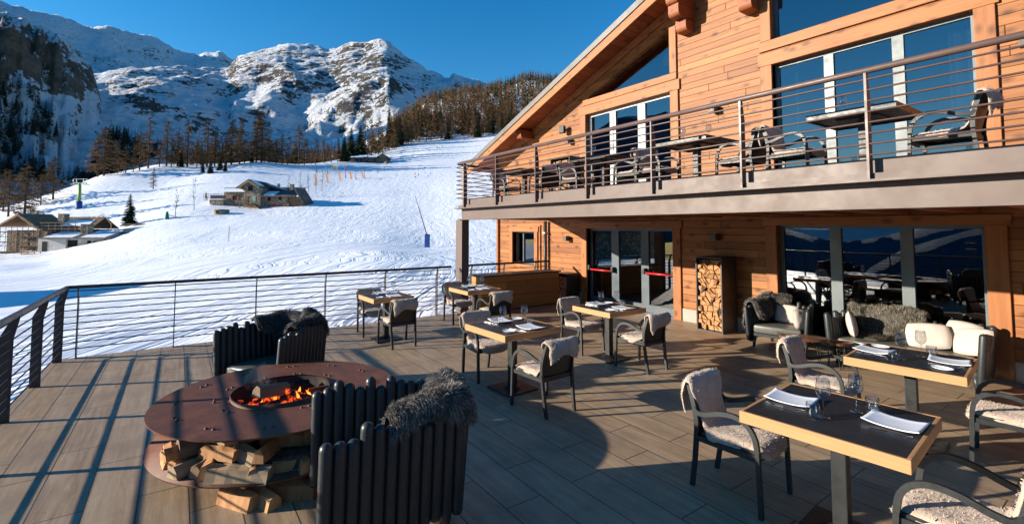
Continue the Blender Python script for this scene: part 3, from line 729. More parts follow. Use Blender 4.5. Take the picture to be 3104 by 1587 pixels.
# the forested hill on the right: the nearest trees one by one, the wood behind them as one mass
def simple_tree(VV, QQ, x, y, z, H, kind, r, dens=None):
    b0 = sum(len(v) for v in VV); V = []; Q = []
    for s_ in (0, 1):
        a = s_ * PI / 2; d = np.array([math.cos(a), math.sin(a), 0]) * H * 0.012
        i = len(V); V += [np.array([0, 0, 0]) - d, np.array([0, 0, 0]) + d, np.array([0, 0, H]) + d * .1, np.array([0, 0, H]) - d * .1]; Q.append((i, i + 1, i + 2, i + 3))
    n = dens or (46 if kind == 'larch' else 54)
    for k in range(n):
        h = (0.10 + 0.88 * k / n) * H; rel = 1 - h / H; az = r.uniform(0, 6.283)
        ln = H * (0.21 if kind == 'larch' else 0.18) * rel ** (0.6 if kind == 'larch' else 0.85) * r.uniform(0.6, 1.15) + 0.15
        d = np.array([math.cos(az), math.sin(az), 0]); s2 = np.array([-d[1], d[0], 0.0]); w = ln * (0.26 if kind == 'larch' else 0.5) + 0.12
        p0 = np.array([0, 0, h]); p1 = p0 + d * ln * .55 + np.array([0, 0, -ln * .08]); p2 = p0 + d * ln + np.array([0, 0, -ln * r.uniform(.25, .6)])
        tl = r.uniform(-.5, .5); up_ = np.array([0, 0, tl * w])
        i = len(V); V += [p0, p1 - s2 * w / 2 - up_, p2, p1 + s2 * w / 2 + up_]; Q.append((i, i + 1, i + 2, i + 3))
    VV.append(np.array(V) + np.array([x, y, z])); QQ.append(np.array(Q) + b0)
def hill_spot():
    th = rng.uniform(-15.2, 7.0); r = 320 + 470 * rng.random() ** 0.75
    lo = np.interp(th, [-15.2, -10, -5.7, 0, 6], [330, 408, 402, 405, 415]); hi = np.interp(th, [-15.2, -13, -10.2, -5.7, 2, 6], [500, 590, 715, 760, 790, 800])
    if r < lo or r > hi: return None
    x, y = bearing_xy(th, r); return th, r, float(x), float(y), lo
spots = []
while len(spots) < 1150:
    q = hill_spot()
    if q: spots.append(q)
spots.sort(key=lambda q: q[1] - q[4])
M_ = {'larch': ([], []), 'spruce': ([], [])}
for i, (th, r, x, y, lo) in enumerate(spots):
    sp_k = rng.random() < (0.20 if r < 600 else 0.42)
    H = (rng.uniform(17, 27) if r < 600 else rng.uniform(13, 21)) * (0.8 if r - lo < 20 else 1.0)
    if i < 190:
        if sp_k: tree('spruce', x, y, H, 'dark spruce in the forest on the right hill', 'spruces of the hill forest', None, rng.uniform(0.85, 1.15))
        else: tree('larch', x, y, H, 'brown larch in the forest on the right hill', 'larches of the hill forest', None, rng.uniform(1.2, 1.7))
    else: simple_tree(*M_['spruce' if sp_k else 'larch'], x, y, ground_z(x, y) - .2, H, 'spruce' if sp_k else 'larch', rng)
# thin wood on and behind the ridge
for i in range(400):
    th = rng.uniform(-36, -13.5); k = (th + 34) / 20; r = (280 + k * 80) * rng.uniform(1.0, 1.22); x, y = [float(v) for v in bearing_xy(th, r)]
    kd = 'larch' if rng.random() < .66 else 'spruce'
    simple_tree(*M_[kd], x, y, ground_z(x, y) - .2, rng.uniform(8, 19) if rng.random() < .6 else rng.uniform(5, 9), kd, rng, 78)
for kd, mat, lab in (('larch', 'larch_twigs', 'brown larch wood covering the right hill behind the nearer trees'), ('spruce', 'spruce_needles', 'dark spruces scattered through the wood on the right hill')):
    tag(np_mesh(kd + '_forest', np.concatenate(M_[kd][0]), np.concatenate(M_[kd][1]), MAT[mat], None, False), lab, 'forest', kind='stuff')
# shaded conifers on the valley side beyond the ridge, lower left
dg = bpy.context.evaluated_depsgraph_get()
mt = [o for o in scene.objects if o.name.startswith('mountain')][:1]
from mathutils.bvhtree import BVHTree
bv = []
for nm in ('mountain', 'mountain.001', 'cliff', 'ground'):
    o = bpy.data.objects[nm]
    bv.append(BVHTree.FromPolygons([v.co[:] for v in o.data.vertices], [p.vertices[:] for p in o.data.polygons]))
def surf(x, y):
    zs = [b.ray_cast(Vector((x, y, 3000)), Vector((0, 0, -1)))[0] for b in bv]
    zs = [p.z for p in zs if p is not None]
    return max(zs) if zs else -60.0
VS, QS = [], []; got = 0
for i in range(30000):
    th = -48.5 + 11.5 * rng.random() ** 1.1; r = rng.uniform(575, 1050); x, y = [float(v) for v in bearing_xy(th, r)]
    z = surf(x, y); q = (z - CAMH) / r
    top = np.interp(th, [-48.5, -44, -41, -38.5, -37], [.215, .20, .175, .15, .12])
    if q > top or q < .06 or mnoise.noise(Vector((x * .012, y * .012, 2))) < -.08: continue
    got += 1
    if got > 520: break
    H = rng.uniform(20, 33)
    if got % 9: simple_tree(VS, QS, x, y, z - .5, H, 'spruce', rng)
    else: tree('shade', x, y, H, 'dark conifer on the shaded valley side below the cliffs', 'conifers in the shaded valley', None, rng.uniform(0.9, 1.2), z - 0.5)
for i in range(70):
    th = rng.uniform(-38, -20); r = rng.uniform(600, 900); x, y = [float(v) for v in bearing_xy(th, r)]
    simple_tree(VS, QS, x, y, surf(x, y) - .5, rng.uniform(12, 20), 'spruce', rng)
tag(np_mesh('valley_forest', np.concatenate(VS), np.concatenate(QS), MAT['shade_needles'], None, False), 'dark conifer wood on the shaded valley side at the left', 'forest', kind='stuff')
# single trees on the open slope
tree('spruce', -10.6, 156.7 * 0.99, 8.4, 'small dense green fir standing alone on the open snow', None, 3, 1.12, name='fir_tree')
def thin_tree(x, y, H, label, seed, group=None):
    t_ = thing('birch_tree', label, 'tree', (x, y, ground_z(x, y) - 0.1), 0, group)
    trunk_mb(H, 0.09, 0.7, seed).build('trunk', MAT['birch_twigs'], t_)
    r = random.Random(seed); V = []; F = []
    for k in range(34):
        h = H * r.uniform(0.3, 1.0); az = r.uniform(0, 6.28); ln = r.uniform(0.5, 1.5) * (1.2 - h / H)
        p = Vector((0, 0, h)); e = p + Vector((math.cos(az), math.sin(az), r.uniform(0.5, 1.1))) * ln
        ribbon(V, F, [p, p.lerp(e, .5), e], 0.07, Vector((r.uniform(-1, 1), 1, 0)))
        for q in range(4):
            s = r.uniform(0.3, 1); a = p.lerp(e, s); b = a + Vector((r.uniform(-1, 1), r.uniform(-1, 1), r.uniform(0, 1))) * 0.45
            ribbon(V, F, [a, a.lerp(b, .5), b], 0.04, Vector((1, r.uniform(-1, 1), 0)))
    o = bpy.data.objects.new('crown', mesh_of(V, F, 'birch_twigs', 'birch_crown')); COL.objects.link(o); o.parent = t_
thin_tree(3.1, 159.2, 10.5, 'thin leafless birch leaning on the open slope below the stone chalet', 3)
thin_tree(-1.0, 152, 7.0, 'smaller leafless sapling just left of the leaning birch', 5)
for i, (x, y) in enumerate([(33, 172), (36, 174), (39, 176), (30, 175), (42, 180)]):
    thin_tree(x, y, rng.uniform(6, 9), 'leafless young birch behind the stone chalet', 20 + i, 'young birches behind the stone chalet')

# ================================================================== FAR HOUSES
RZ = -YAW                              # local x runs to the right of the view, local y away
def snow_slab(mb, pts, th=0.5): pass
# ---- stone chalet
sx, sy = 17.3, 161.4; sz = ground_z(sx, sy) - 0.6
h = thing('stone_chalet', 'old stone chalet with a steep gable and snowy roofs in the middle of the slope', 'house', (sx, sy, sz), RZ); h.scale = (1.1, 1.1, 1.12)
K = 0.0122
w = MB()
w.box(-6.9, -1.7, 0, 6, -1, 4.6); w.box(-1.7, 3.0, -0.8, 7, -1, 4.8)
w.prism([(-1.7, 4.8), (3.0, 4.8), (3.0, 5.7), (0.0, 7.6), (-1.7, 6.3)], -0.8, 7, 'Y')
w.box(3.0, 9.9, 0.3, 5.5, -1, 3.9); w.box(-9.3, -1.7, 3.0, 8, -1, 6.0)
w.build('wall', MAT['rubble_stone'], h)
r_ = MB()
r_.prism([(-3.3, 5.75), (0.05, 7.95), (3.0, 6.1), (3.0, 5.8), (0.05, 7.62), (-3.2, 5.5)], -1.7, 7.4, 'Y')
r_.prism([(0.05, 7.90), (8.6, 5.25), (8.6, 4.95), (2.4, 6.4)], 3.2, 7.5, 'Y')
r_.prism([(-0.9, 3.6), (6.0, 6.4), (6.0, 6.1), (-0.9, 3.3)], 2.4, 12.4, 'X', Matrix.Identity(4))
r_.prism([(12.1, 5.9), (14.6, 2.0), (14.4, 1.8), (11.9, 5.6)], -0.8, 6.2, 'Y')
r_.build('roof', MAT['roof_slate'], h)
s_ = MB()
s_.prism([(-0.9, 4.75), (1.0, 5.55), (4.0, 6.05), (4.0, 5.7), (-0.9, 4.6)], -8.4, -1.2, 'X')
s_.prism([(2.2, 6.3), (3.5, 6.9), (8.5, 7.7), (8.5, 6.9), (2.2, 6.05)], -11.2, -1.4, 'X')
s_.prism([(-0.6, 3.85), (2.3, 5.0), (2.3, 4.9), (-0.6, 3.7)], 3.6, 6.6, 'X')
s_.prism([(0.6, 7.75), (2.6, 6.5), (2.6, 6.35), (0.6, 7.6)], -1.4, 1.5, 'Y'); s_.prism([(2.8, 7.15), (8.2, 5.45), (8.2, 5.35), (2.8, 6.95)], 3.3, 5.2, 'Y')
s_.build('roof_snow', MAT['snow_plain'], h)
b_ = MB(); b_.prism([(-3.1, 5.45), (0.05, 7.55), (3.0, 5.75), (2.9, 5.55), (0.05, 7.25), (-3.0, 5.25)], -1.72, -1.62, 'Y'); b_.build('barge_board', MAT['raw_timber'], h)
c_ = MB(); c_.box(9.3, 10.2, 2.6, 3.5, 4.5, 7.0); c_.box(4.8, 5.4, 4.5, 5.1, 5.8, 7.3); c_.build('chimney', MAT['rubble_stone'], h)
def pane(parent, x, y, z, w_, hh, mat='dark_void', nm='window'):
    o = MB().box(x - w_ / 2, x + w_ / 2, y - 0.05, y + 0.12, z, z + hh).build(nm, MAT[mat], parent); return o
for (x, y, z, w_, hh) in [(-4.4, 0, 2.5, 1.1, 1.15), (0.2, -0.8, 4.9, 1.2, 1.3), (7.8, 0.3, 2.5, 0.8, 0.9), (4.8, 0.3, 2.3, 0.8, 1.1)]:
    q = pane(h, x, y, z, w_, hh)
for (x, y, z, w_, hh) in [(-5.3, -0.06, 2.5, 0.45, 1.15), (-3.6, -0.06, 2.5, 0.45, 1.15), (4.7, 0.3, 0.3, 0.9, 1.1), (6.2, 0.3, 0.3, 0.9, 1.2), (7.8, 0.3, 0.4, 0.8, 1.1), (-5.9, 0, 0.2, 0.9, 1.1), (-4.3, 0, 0.2, 1.0, 1.1)]:
    pane(h, x, y, z, w_, hh, 'red_shutter', 'shutter')
pane(h, -0.8, -0.8, 1.6, 0.9, 1.9, 'old_timber', 'door'); pane(h, 1.3, -0.8, 2.0, 0.8, 1.5, 'green_shutter', 'shutter')
tr_ = MB(); tr_.box(-10.6, -6.9, -1.2, 3.2, 1.3, 2.5); tr_.box(-10.4, -7.0, -0.9, 3, -1, 1.3); tr_.build('terrace', MAT['rubble_stone'], h)
tr_ = MB(); tr_.box(-13.0, -6.9, -1.4, 3.2, 2.5, 2.72); tr_.build('terrace_snow', MAT['snow_plain'], h)
pl = MB()
for k in range(12): pl.box(-12.3 + k * 0.45, -12.24 + k * 0.45, -1.3, -1.25, 2.7, 4.0)
pl.box(-12.4, -7, -1.32, -1.26, 3.95, 4.05); pl.box(-11.5, -7.3, 0.5, 2.5, 2.7, 3.8); pl.build('terrace_railing', MAT['steel_dark'], h)
st = MB(); st.box(-1.9, 1.6, -2.6, -0.8, 1.35, 1.5)
for x in (-1.7, 1.3): st.box(x, x + 0.15, -2.5, -2.35, -1, 1.4)
st.prism([(1.6, 1.5), (4.0, 0.0), (4.0, -0.3), (1.6, 1.2)], -2.5, -1.2, 'Y'); st.prism([(1.6, 2.3), (4.0, 0.8), (4.0, 0.7), (1.6, 2.2)], -2.5, -2.4, 'Y'); st.build('stairs', MAT['old_timber'], h)
ln_ = MB(); ln_.box(10.0, 14.0, 0.5, 6, -0.6, 3.4); ln_.box(9.9, 10.4, -0.2, 0.4, 0.2, 1.6); ln_.build('lean_to', MAT['old_timber'], h)
tg = MB()
tg.lathe([(0.55, 0), (0.5, 0.6), (0.22, 1.9), (0.05, 2.6)], 10, (0, 0, 0)); p = Matrix.Rotation(RZ, 4, 'Z') @ Vector((-13.0, -1.0, 2.6))
um = tg.build('closed_parasol', MAT['cushion_cloth'], None); um.location = (sx + p.x, sy + p.y, sz + p.z); tag(um, 'closed pale parasol on the terrace of the stone chalet', 'parasol')
wl = MB(); wl.lathe([(1.9, -0.6), (1.9, 1.1), (1.5, 1.15), (1.45, 0.7)], 20); ww = wl.build('stone_well', MAT['rubble_stone'], None); tag(ww, 'round low stone basin half sunk in the snow below the chalet', 'basin')
ww.location = (9.1, 150.1, ground_z(9.1, 150.1))
dv = MB().box(-0.35, 0.35, -1.95, -1.8, 0.1, 0.8).build('opening', MAT['dark_void'], ww)
dv.rotation_euler = (0, 0, RZ)
# ---- upper stone barn
bx_, by_ = 90.0, 272.9; bz = ground_z(bx_, by_) - 1.0
h2 = thing('stone_barn', 'long grey stone barn with patchy snow on its roof below the forest', 'house', (bx_, by_, bz), RZ)
w = MB(); w.box(-11.0, 9.8, 0, 8, -1.5, 3.9); w.prism([(5.2, 3.9), (9.8, 3.9), (9.8, 4.6), (7.5, 5.6), (5.2, 4.4)], -1.2, 8, 'Y'); w.build('wall', MAT['rubble_stone'], h2)
r_ = MB(); r_.prism([(-1.2, 3.7), (4, 5.4), (9, 3.9), (9, 3.6), (4, 5.1), (-1.2, 3.4)], -12.2, 6.0, 'X')
r_.prism([(4.6, 4.3), (7.8, 6.1), (11.4, 3.6), (11.2, 3.4), (7.8, 5.8), (4.6, 4.1)], -2.0, 8.5, 'Y'); r_.build('roof', MAT['roof_slate'], h2)
s_ = MB(); s_.prism([(-0.9, 4.0), (3.8, 5.65), (3.8, 5.45), (-0.9, 3.8)], -11.6, -4.0, 'X'); s_.prism([(1.5, 4.9), (4.1, 6.2), (4.1, 5.5), (1.5, 4.6)], -7.8, -2.6, 'X')
s_.prism([(-0.8, 4.02), (3.6, 5.6), (3.6, 5.4), (-0.8, 3.85)], -1.5, 4.2, 'X'); s_.build('roof_snow', MAT['snow_plain'], h2)
b_ = MB(); b_.box(-9.8, 5.0, -1.1, 0, 1.2, 1.35); b_.box(-9.8, 5.0, -1.1, -1.03, 1.9, 2.05)
for k in range(9): b_.box(-9.6 + k * 1.75, -9.45 + k * 1.75, -1.1, -0.98, -1, 3.6)
b_.build('gallery', MAT['old_timber'], h2)
for (x, z, w_, hh) in [(-7.5, 1.6, 1.2, 1.3), (-5.0, 1.7, 1.1, 1.3), (-1.5, 0.4, 1.2, 2.0), (2.8, 1.8, 1.0, 1.2), (-8, -0.6, 1.2, 1.2), (0.5, -0.5, 1.6, 1.4)]: pane(h2, x, 0, z, w_, hh)
pane(h2, 6.8, -1.2, -0.4, 0.9, 1.8); pane(h2, 4.2, -0.02, 0.5, 0.9, 2.4, 'red_shutter', 'door')
rk = MB(); rk.lathe([(0.0, 1.3), (0.7, 1.1), (1.2, 0.5), (1.3, -0.4)], 9, sx=1.1); o = rk.build('boulder', MAT['rubble_stone'], None); tag(o, 'grey boulder at the right corner of the upper stone barn', 'boulder')
p = Matrix.Rotation(RZ, 4, 'Z') @ Vector((10.6, -3, 0)); o.location = (bx_ + p.x, by_ + p.y, ground_z(bx_ + p.x, by_ + p.y))
# ---- house under construction, left
cx_, cy_ = -23.3, 144.8; cz = ground_z(cx_, cy_) - 0.6
k1 = 0.01003                          # metres per survey unit at this distance
h3 = thing('renovated_house', 'white low house with a new timber roof under construction at the left edge', 'house', (cx_, cy_, cz), RZ)
w = MB(); w.box(-2.9, 3.3, 0, 6, -1.5, 3.6); w.box(3.3, 11.2, 0.5, 6, -1.2, 3.3); w.build('wall', MAT['white_plaster'], h3)
MB().box(-12, -2.9, 2, 9, -2, 5.2).build('stone_wall', MAT['rubble_stone'], h3); MB().box(11.2, 13.3, 0.8, 6, -1.2, 2.9).build('stone_wall', MAT['rubble_stone'], h3)
r_ = MB(); r_.prism([(-0.9, 3.5), (6.0, 5.4), (6.0, 5.2), (-0.9, 3.3)], -2.2, 13.6, 'X'); r_.build('low_roof', MAT['roof_slate'], h3)
s_ = MB(); s_.prism([(-0.5, 3.72), (4.5, 5.2), (4.5, 5.0), (-0.5, 3.6)], -1.2, 5.2, 'X'); s_.prism([(-0.5, 3.72), (4.5, 5.2), (4.5, 5.0), (-0.5, 3.6)], 7.0, 12.4, 'X')
s_.prism([(3.6, 6.3), (5.4, 7.6), (5.4, 7.45), (3.6, 6.15)], -1.7, 4.8, 'X'); s_.build('roof_snow', MAT['snow_plain'], h3)
r_ = MB(); r_.prism([(2.9, 5.7), (6.6, 8.3), (10.5, 5.7), (10.5, 5.5), (6.6, 8.0), (2.9, 5.5)], -3.2, 6.2, 'X')
r_.prism([(-13.5, 6.3), (-8.9, 9.0), (-3.6, 5.4), (-3.6, 5.1), (-8.9, 8.6), (-13.5, 6.0)], 1.2, 9, 'Y'); r_.build('main_roof', MAT['old_timber'], h3)
rf = MB()
for k in range(9):
    y = 1.0 - 0.02 * k
    a = k / 8.0
    rf.prism([(-8.9 + 0.55 * k - 0.3, 9.15 - 0.38 * k), (-8.9 + 0.55 * k + 1.6, 8.0 - 0.38 * k), (-8.9 + 0.55 * k + 1.6, 7.85 - 0.38 * k), (-8.9 + 0.55 * k - 0.3, 9.0 - 0.38 * k)], 0.4 + 0.5 * (k % 3), 0.62 + 0.5 * (k % 3), 'Y')
rf.prism([(-13.6, 6.2), (-8.9, 8.9), (-3.7, 5.3), (-3.9, 5.0), (-8.9, 8.45), (-13.6, 5.8)], 1.1, 1.18, 'Y')
rf.build('roof_batten', MAT['raw_timber'], h3)
c_ = MB(); c_.box(-2.6, -1.2, 4, 5.4, 6.6, 9.0); c_.box(5.3, 6.9, 1.2, 2.8, 3.6, 6.6); c_.build('chimney', MAT['rubble_stone'], h3)
sc_ = MB()
for x in (-13, -10.5, -8, -5.5, -3.4):
    for y in (0.3, 1.5): sc_.tube([(x, y, -2), (x, y, 6.2)], 0.05, 5)
for z in (0.4, 1.6, 2.6, 3.7, 4.8, 5.8):
    sc_.box(-13.4, -3.2, 0.2, 0.3, z, z + 0.14)
    if z in (0.4, 2.6, 4.8): sc_.box(-13.4, -3.2, 0.3, 1.5, z - 0.08, z)
for x in (-12.8, -8.2): sc_.tube([(x, 0.25, 0.5), (x + 2.2, 0.25, 2.5)], 0.06, 5); sc_.tube([(x, 0.25, 2.7), (x + 2.2, 0.25, 4.7)], 0.06, 5)
for k in range(6): sc_.box(-3.2 + k * 1.5, -3.1 + k * 1.5, 0.9, 1.0, 4.9, 6.9)
for z in (5.4, 6.1, 6.8): sc_.box(-3.6, 4.9, 0.86, 0.96, z, z + 0.16)
sc_.build('scaffolding', MAT['old_timber'], h3)
pl = MB(); pl.box(-5.2, -0.6, -1.6, 0, 0.0, 0.12); pl.box(-5.0, -0.8, -1.5, -1.4, 0.5, 0.62)
for x in (-5, -3.6, -2.2, -0.9): pl.box(x, x + 0.12, -1.5, -1.38, -2, 0.6)
pl.build('work_platform', MAT['raw_timber'], h3)
pane(h3, -1.4, 0, 0.5, 1.1, 2.2, 'dark_void', 'door')
for (x, z, w_, hh) in [(3.95 + 0.4, 1.4, 2.2, 1.6), (8.0, 1.3, 0.8, 1.6), (9.3, 2.2, 0.7, 0.6)]: pane(h3, x, 0.5 if x > 3.3 else 0, z, w_, hh)
rl = MB()
for (a, b) in [((4.3, 6, 8.0), (6.3, 6, 9.0)), ((6.3, 6, 9.0), (9.8, 4, 6.4)), ((9.8, 4, 3), (9.8, 4, 7)), ((12.5, 3, 2.6), (12.5, 3, 5.2)), ((9.8, 4, 5.6), (13.0, 3, 4.0)), ((9.4, 4, 4.6), (13.0, 3, 3.4))]: rl.tube([a, b], 0.07, 5)
rl.build('roof_rail', MAT['raw_timber'], h3)
# red feather flag in front of it
p = Matrix.Rotation(RZ, 4, 'Z') @ Vector((-9.1, -4.5, 0)); fx, fy = cx_ + p.x, cy_ + p.y
fl = thing('feather_flag', 'tall red feather flag with pale lettering planted in the snow', 'flag', (fx, fy, ground_z(fx, fy)), RZ)
MB().tube([(0, 0, -0.3), (0, 0, 5.0)], 0.05, 6).build('pole', MAT['galvanised'], fl)
MB().prism([(0.03, 0.15), (1.55, 0.15), (1.5, 3.2), (1.1, 4.3), (0.5, 4.9), (0.03, 5.0)], -0.015, 0.015, 'Y').build('banner', MAT['flag_red'], fl)
lt = MB(); rr = random.Random(4)
for cxx in (0.45, 1.02):
    for k in range(15 if cxx < 1 else 11):
        z = 0.45 + k * 0.27; ww_ = 0.15 + 0.08 * rr.random(); 
        lt.box(cxx - ww_ / 2, cxx + ww_ / 2, -0.03, -0.018, z, z + 0.05); lt.box(cxx - ww_ / 2, cxx - ww_ / 2 + 0.05, -0.03, -0.018, z + 0.05, z + 0.13)
lt.build('lettering', MAT['letter_white'], fl)
# ---- ski slope furniture
px_, py_ = -26.5, 202.1
py = thing('lift_pylon', 'green chairlift pylon with a blue padded foot on the left ridge', 'lift pylon', (px_, py_, ground_z(px_, py_)), RZ)
MB().tube([(0, 0, 0), (0, 0, 8.2)], [0.5, 0.36], 12).build('mast', MAT['lift_green'], py)
MB().lathe([(0.85, -0.2), (0.85, 2.3), (0.5, 2.35)], 12).build('padding', MAT['pad_blue'], py)
a_ = MB(); a_.box(-2.0, 2.0, -0.15, 0.15, 8.0, 8.3); a_.box(-2.3, -1.0, -0.9, 0.9, 7.6, 7.8); a_.box(1.0, 2.3, -0.9, 0.9, 7.6, 7.8)
for x in (-2.2, -1.1, 1.1, 2.2): a_.tube([(x, 0, 7.6), (x, 0, 9.6)], 0.07, 5)
a_.box(-2.3, 2.3, -0.05, 0.05, 9.3, 9.45); a_.build('crossarm', MAT['galvanised'], py)
gx, gy = 30.0, 64.5
sg = thing('snow_lance', 'tall thin snow lance leaning from a blue padded base on the piste', 'snow lance', (gx, gy, ground_z(gx, gy)), RZ)
MB().bbox((0, 0, 0.95), (0.72, 0.6, 2.0), 0, 0.08).build('padded_base', MAT['pad_blue'], sg)
MB().tube([(-0.05, 0, 1.8), (-1.85, 0, 7.6)], [0.075, 0.04], 6).build('lance', MAT['steel_dark'], sg)
sp_ = MB(); sp_.bbox((0.02, -0.32, 1.9), (0.6, 0.06, 0.12), 0, 0.01); sp_.build('strap', MAT['steel_dark'], sg)
GATES = [((43.4, 195.6), 4.2), ((48.8, 200.4), 3.9), ((55.2, 205.7), 3.9), ((60.5, 208.1), 3.5), ((66.3, 210.1), 3.1), ((50.5, 227.4), 4.7), ((55.7, 232.3), 3.6), ((54.7, 224.4), 4.0), ((59.4, 212.5), 5.6), ((62.2, 206.9), 4.8), ((66.1, 206.6), 4.6), ((59.7, 233.1), 1.1)]
names = ['leftmost tall orange slalom panel', 'second orange slalom panel from the left, by a white sign', 'third orange slalom panel from the left', 'fourth orange slalom panel, left of a red pole', 'rightmost and brightest orange slalom panel']
for i in range(5):
    (x, y), hh = GATES[i]
    g_ = thing('slalom_panel', names[i] + ' on the practice slope', 'slalom panel', (x, y, ground_z(x, y)), RZ, 'orange slalom panels')
    MB().prism([(-0.1, 0), (0.45, 0), (-0.15, hh), (-0.95, hh * 1.02)], -0.04, 0.04, 'Y').build('cloth', MAT['pole_orange'], g_)
    MB().tube([(-0.1, 0.06, -0.3), (-0.9, 0.06, hh * 1.08)], 0.035, 5).build('pole', MAT['steel_dark'], g_)
for i, (m, lab) in enumerate([('pole_purple', 'purple padded pole with a dark foot behind the leftmost orange panel'), ('pole_cyan', 'pale blue padded pole behind the orange panels'), ('pole_green', 'green padded pole beside the pale blue one'), ('pole_red', 'pink red padded pole with a small striped flag on top'), ('pole_red', 'thin dark red pole between the two right orange panels'), ('steel_dark', 'dark leaning pole at the rightmost orange panel')]):
    (x, y), hh = GATES[5 + i]
    g_ = thing('slope_pole', lab, 'slope pole', (x, y, ground_z(x, y)), RZ)
    MB().tube([(0, 0, -0.2), (-0.12 * hh, 0, hh)], 0.13 if i < 4 else 0.08, 6).build('pole', MAT[m], g_)
    MB().tube([(0.05, 0, -0.2), (-0.02 * hh, 0, hh * 0.16)], 0.17, 6).build('foot', MAT['steel_dark'], g_)
    if i == 3:
        MB().box(-0.9, -0.35, -0.02, 0.02, hh - 0.1, hh + 0.2).build('flag_top', MAT['pole_green'], g_); MB().box(-0.9, -0.35, -0.02, 0.02, hh + 0.2, hh + 0.5).build('flag_middle', MAT['letter_white'], g_); MB().box(-0.9, -0.35, -0.02, 0.02, hh + 0.5, hh + 0.8).build('flag_end', MAT['pole_red'], g_)
(x, y), hh = GATES[11]
g_ = thing('slope_sign', 'yellow oval sign hanging above the practice slope', 'sign', (x, y, ground_z(x, y)), RZ)
MB().tube([(-1.1, 0, -0.2), (-1.1, 0, 2.0)], 0.05, 5).tube([(1.1, 0, -0.2), (1.1, 0, 2.0)], 0.05, 5).build('pole', MAT['galvanised'], g_)
sg_ = MB(); sg_.prism([(1.75 * math.cos(a * PI / 12), 1.9 + 0.5 * math.sin(a * PI / 12)) for a in range(24)], -0.1, -0.04, 'Y'); sg_.build('board', MAT['sign_yellow'], g_)
MB().box(-1.0, 1.0, -0.13, -0.101, 1.78, 2.0).build('lettering', MAT['old_timber'], g_)
rr = random.Random(9)
for i in range(13):
    th = rr.uniform(-17.5, -9.5); r = rr.uniform(205, 245); x, y = [float(v) for v in bearing_xy(th, r)]
    m = rr.choice(['pole_red', 'pole_cyan', 'pole_red', 'cloth_red', 'pole_green'])
    g_ = thing('marker_flag', 'small coloured marker flag on the practice slope', 'marker flag', (x, y, ground_z(x, y)), RZ, 'small marker flags on the practice slope')
    MB().tube([(0, 0, -0.2), (0, 0, 1.0)], 0.03, 5).build('pole', MAT['steel_dark'], g_); MB().prism([(0, 0.45), (0.55, 0.55), (0.5, 1.0), (0, 1.05)], -0.02, 0.02, 'Y').build('flag', MAT[m], g_)
def fence_post_run():
    f_ = thing('slope_fence', 'low teal net fence with posts beside the small fir', 'fence', (-14.0, 146.5, ground_z(-14, 146.5)), RZ)
    for k in range(6): MB().tube([(-5 + k * 2.3, 0.3 * k, -0.5), (-5 + k * 2.3, 0.3 * k, 1.5)], 0.07, 5).build('post', MAT['pad_teal'] if k in (0, 2) else MAT['old_timber'], f_)
    n = MB()
    for z in (0.3, 0.6, 0.9, 1.2): n.tube([(-5, 0, z), (6.5, 1.5, z)], 0.02, 4)
    for k in range(24): n.tube([(-5 + k * 0.48, k * 0.0625, 0.2), (-5 + k * 0.48, k * 0.0625, 1.25)], 0.015, 4)
    n.build('net', MAT['net_wire'], f_)
fence_post_run()
x, y = -2.8, 150.0
g_ = thing('slope_cone', 'small teal pad with a fallen pole right of the fir', 'pad', (x, y, ground_z(x, y)), RZ)
MB().lathe([(0.55, -0.1), (0.25, 1.9), (0.0, 2.0)], 8).build('pad', MAT['pad_teal'], g_); MB().tube([(0.2, 0, 1.1), (4.3, 0, 0.1)], 0.08, 5).build('pole', MAT['old_timber'], g_)
x, y = -9.0, 149.0
g_ = thing('timber_pile', 'low pile of old timber boards on the snow under the fir', 'timber pile', (x, y, ground_z(x, y)), RZ)
tb = MB()
for k in range(7): tb.box(-2.5 + 0.2 * (k % 3), 2.5 - 0.3 * (k % 2), -0.8 + 0.25 * k, -0.6 + 0.25 * k, 0.15 + 0.12 * (k % 3), 0.3 + 0.12 * (k % 3))
tb.build('board', MAT['old_timber'], g_)
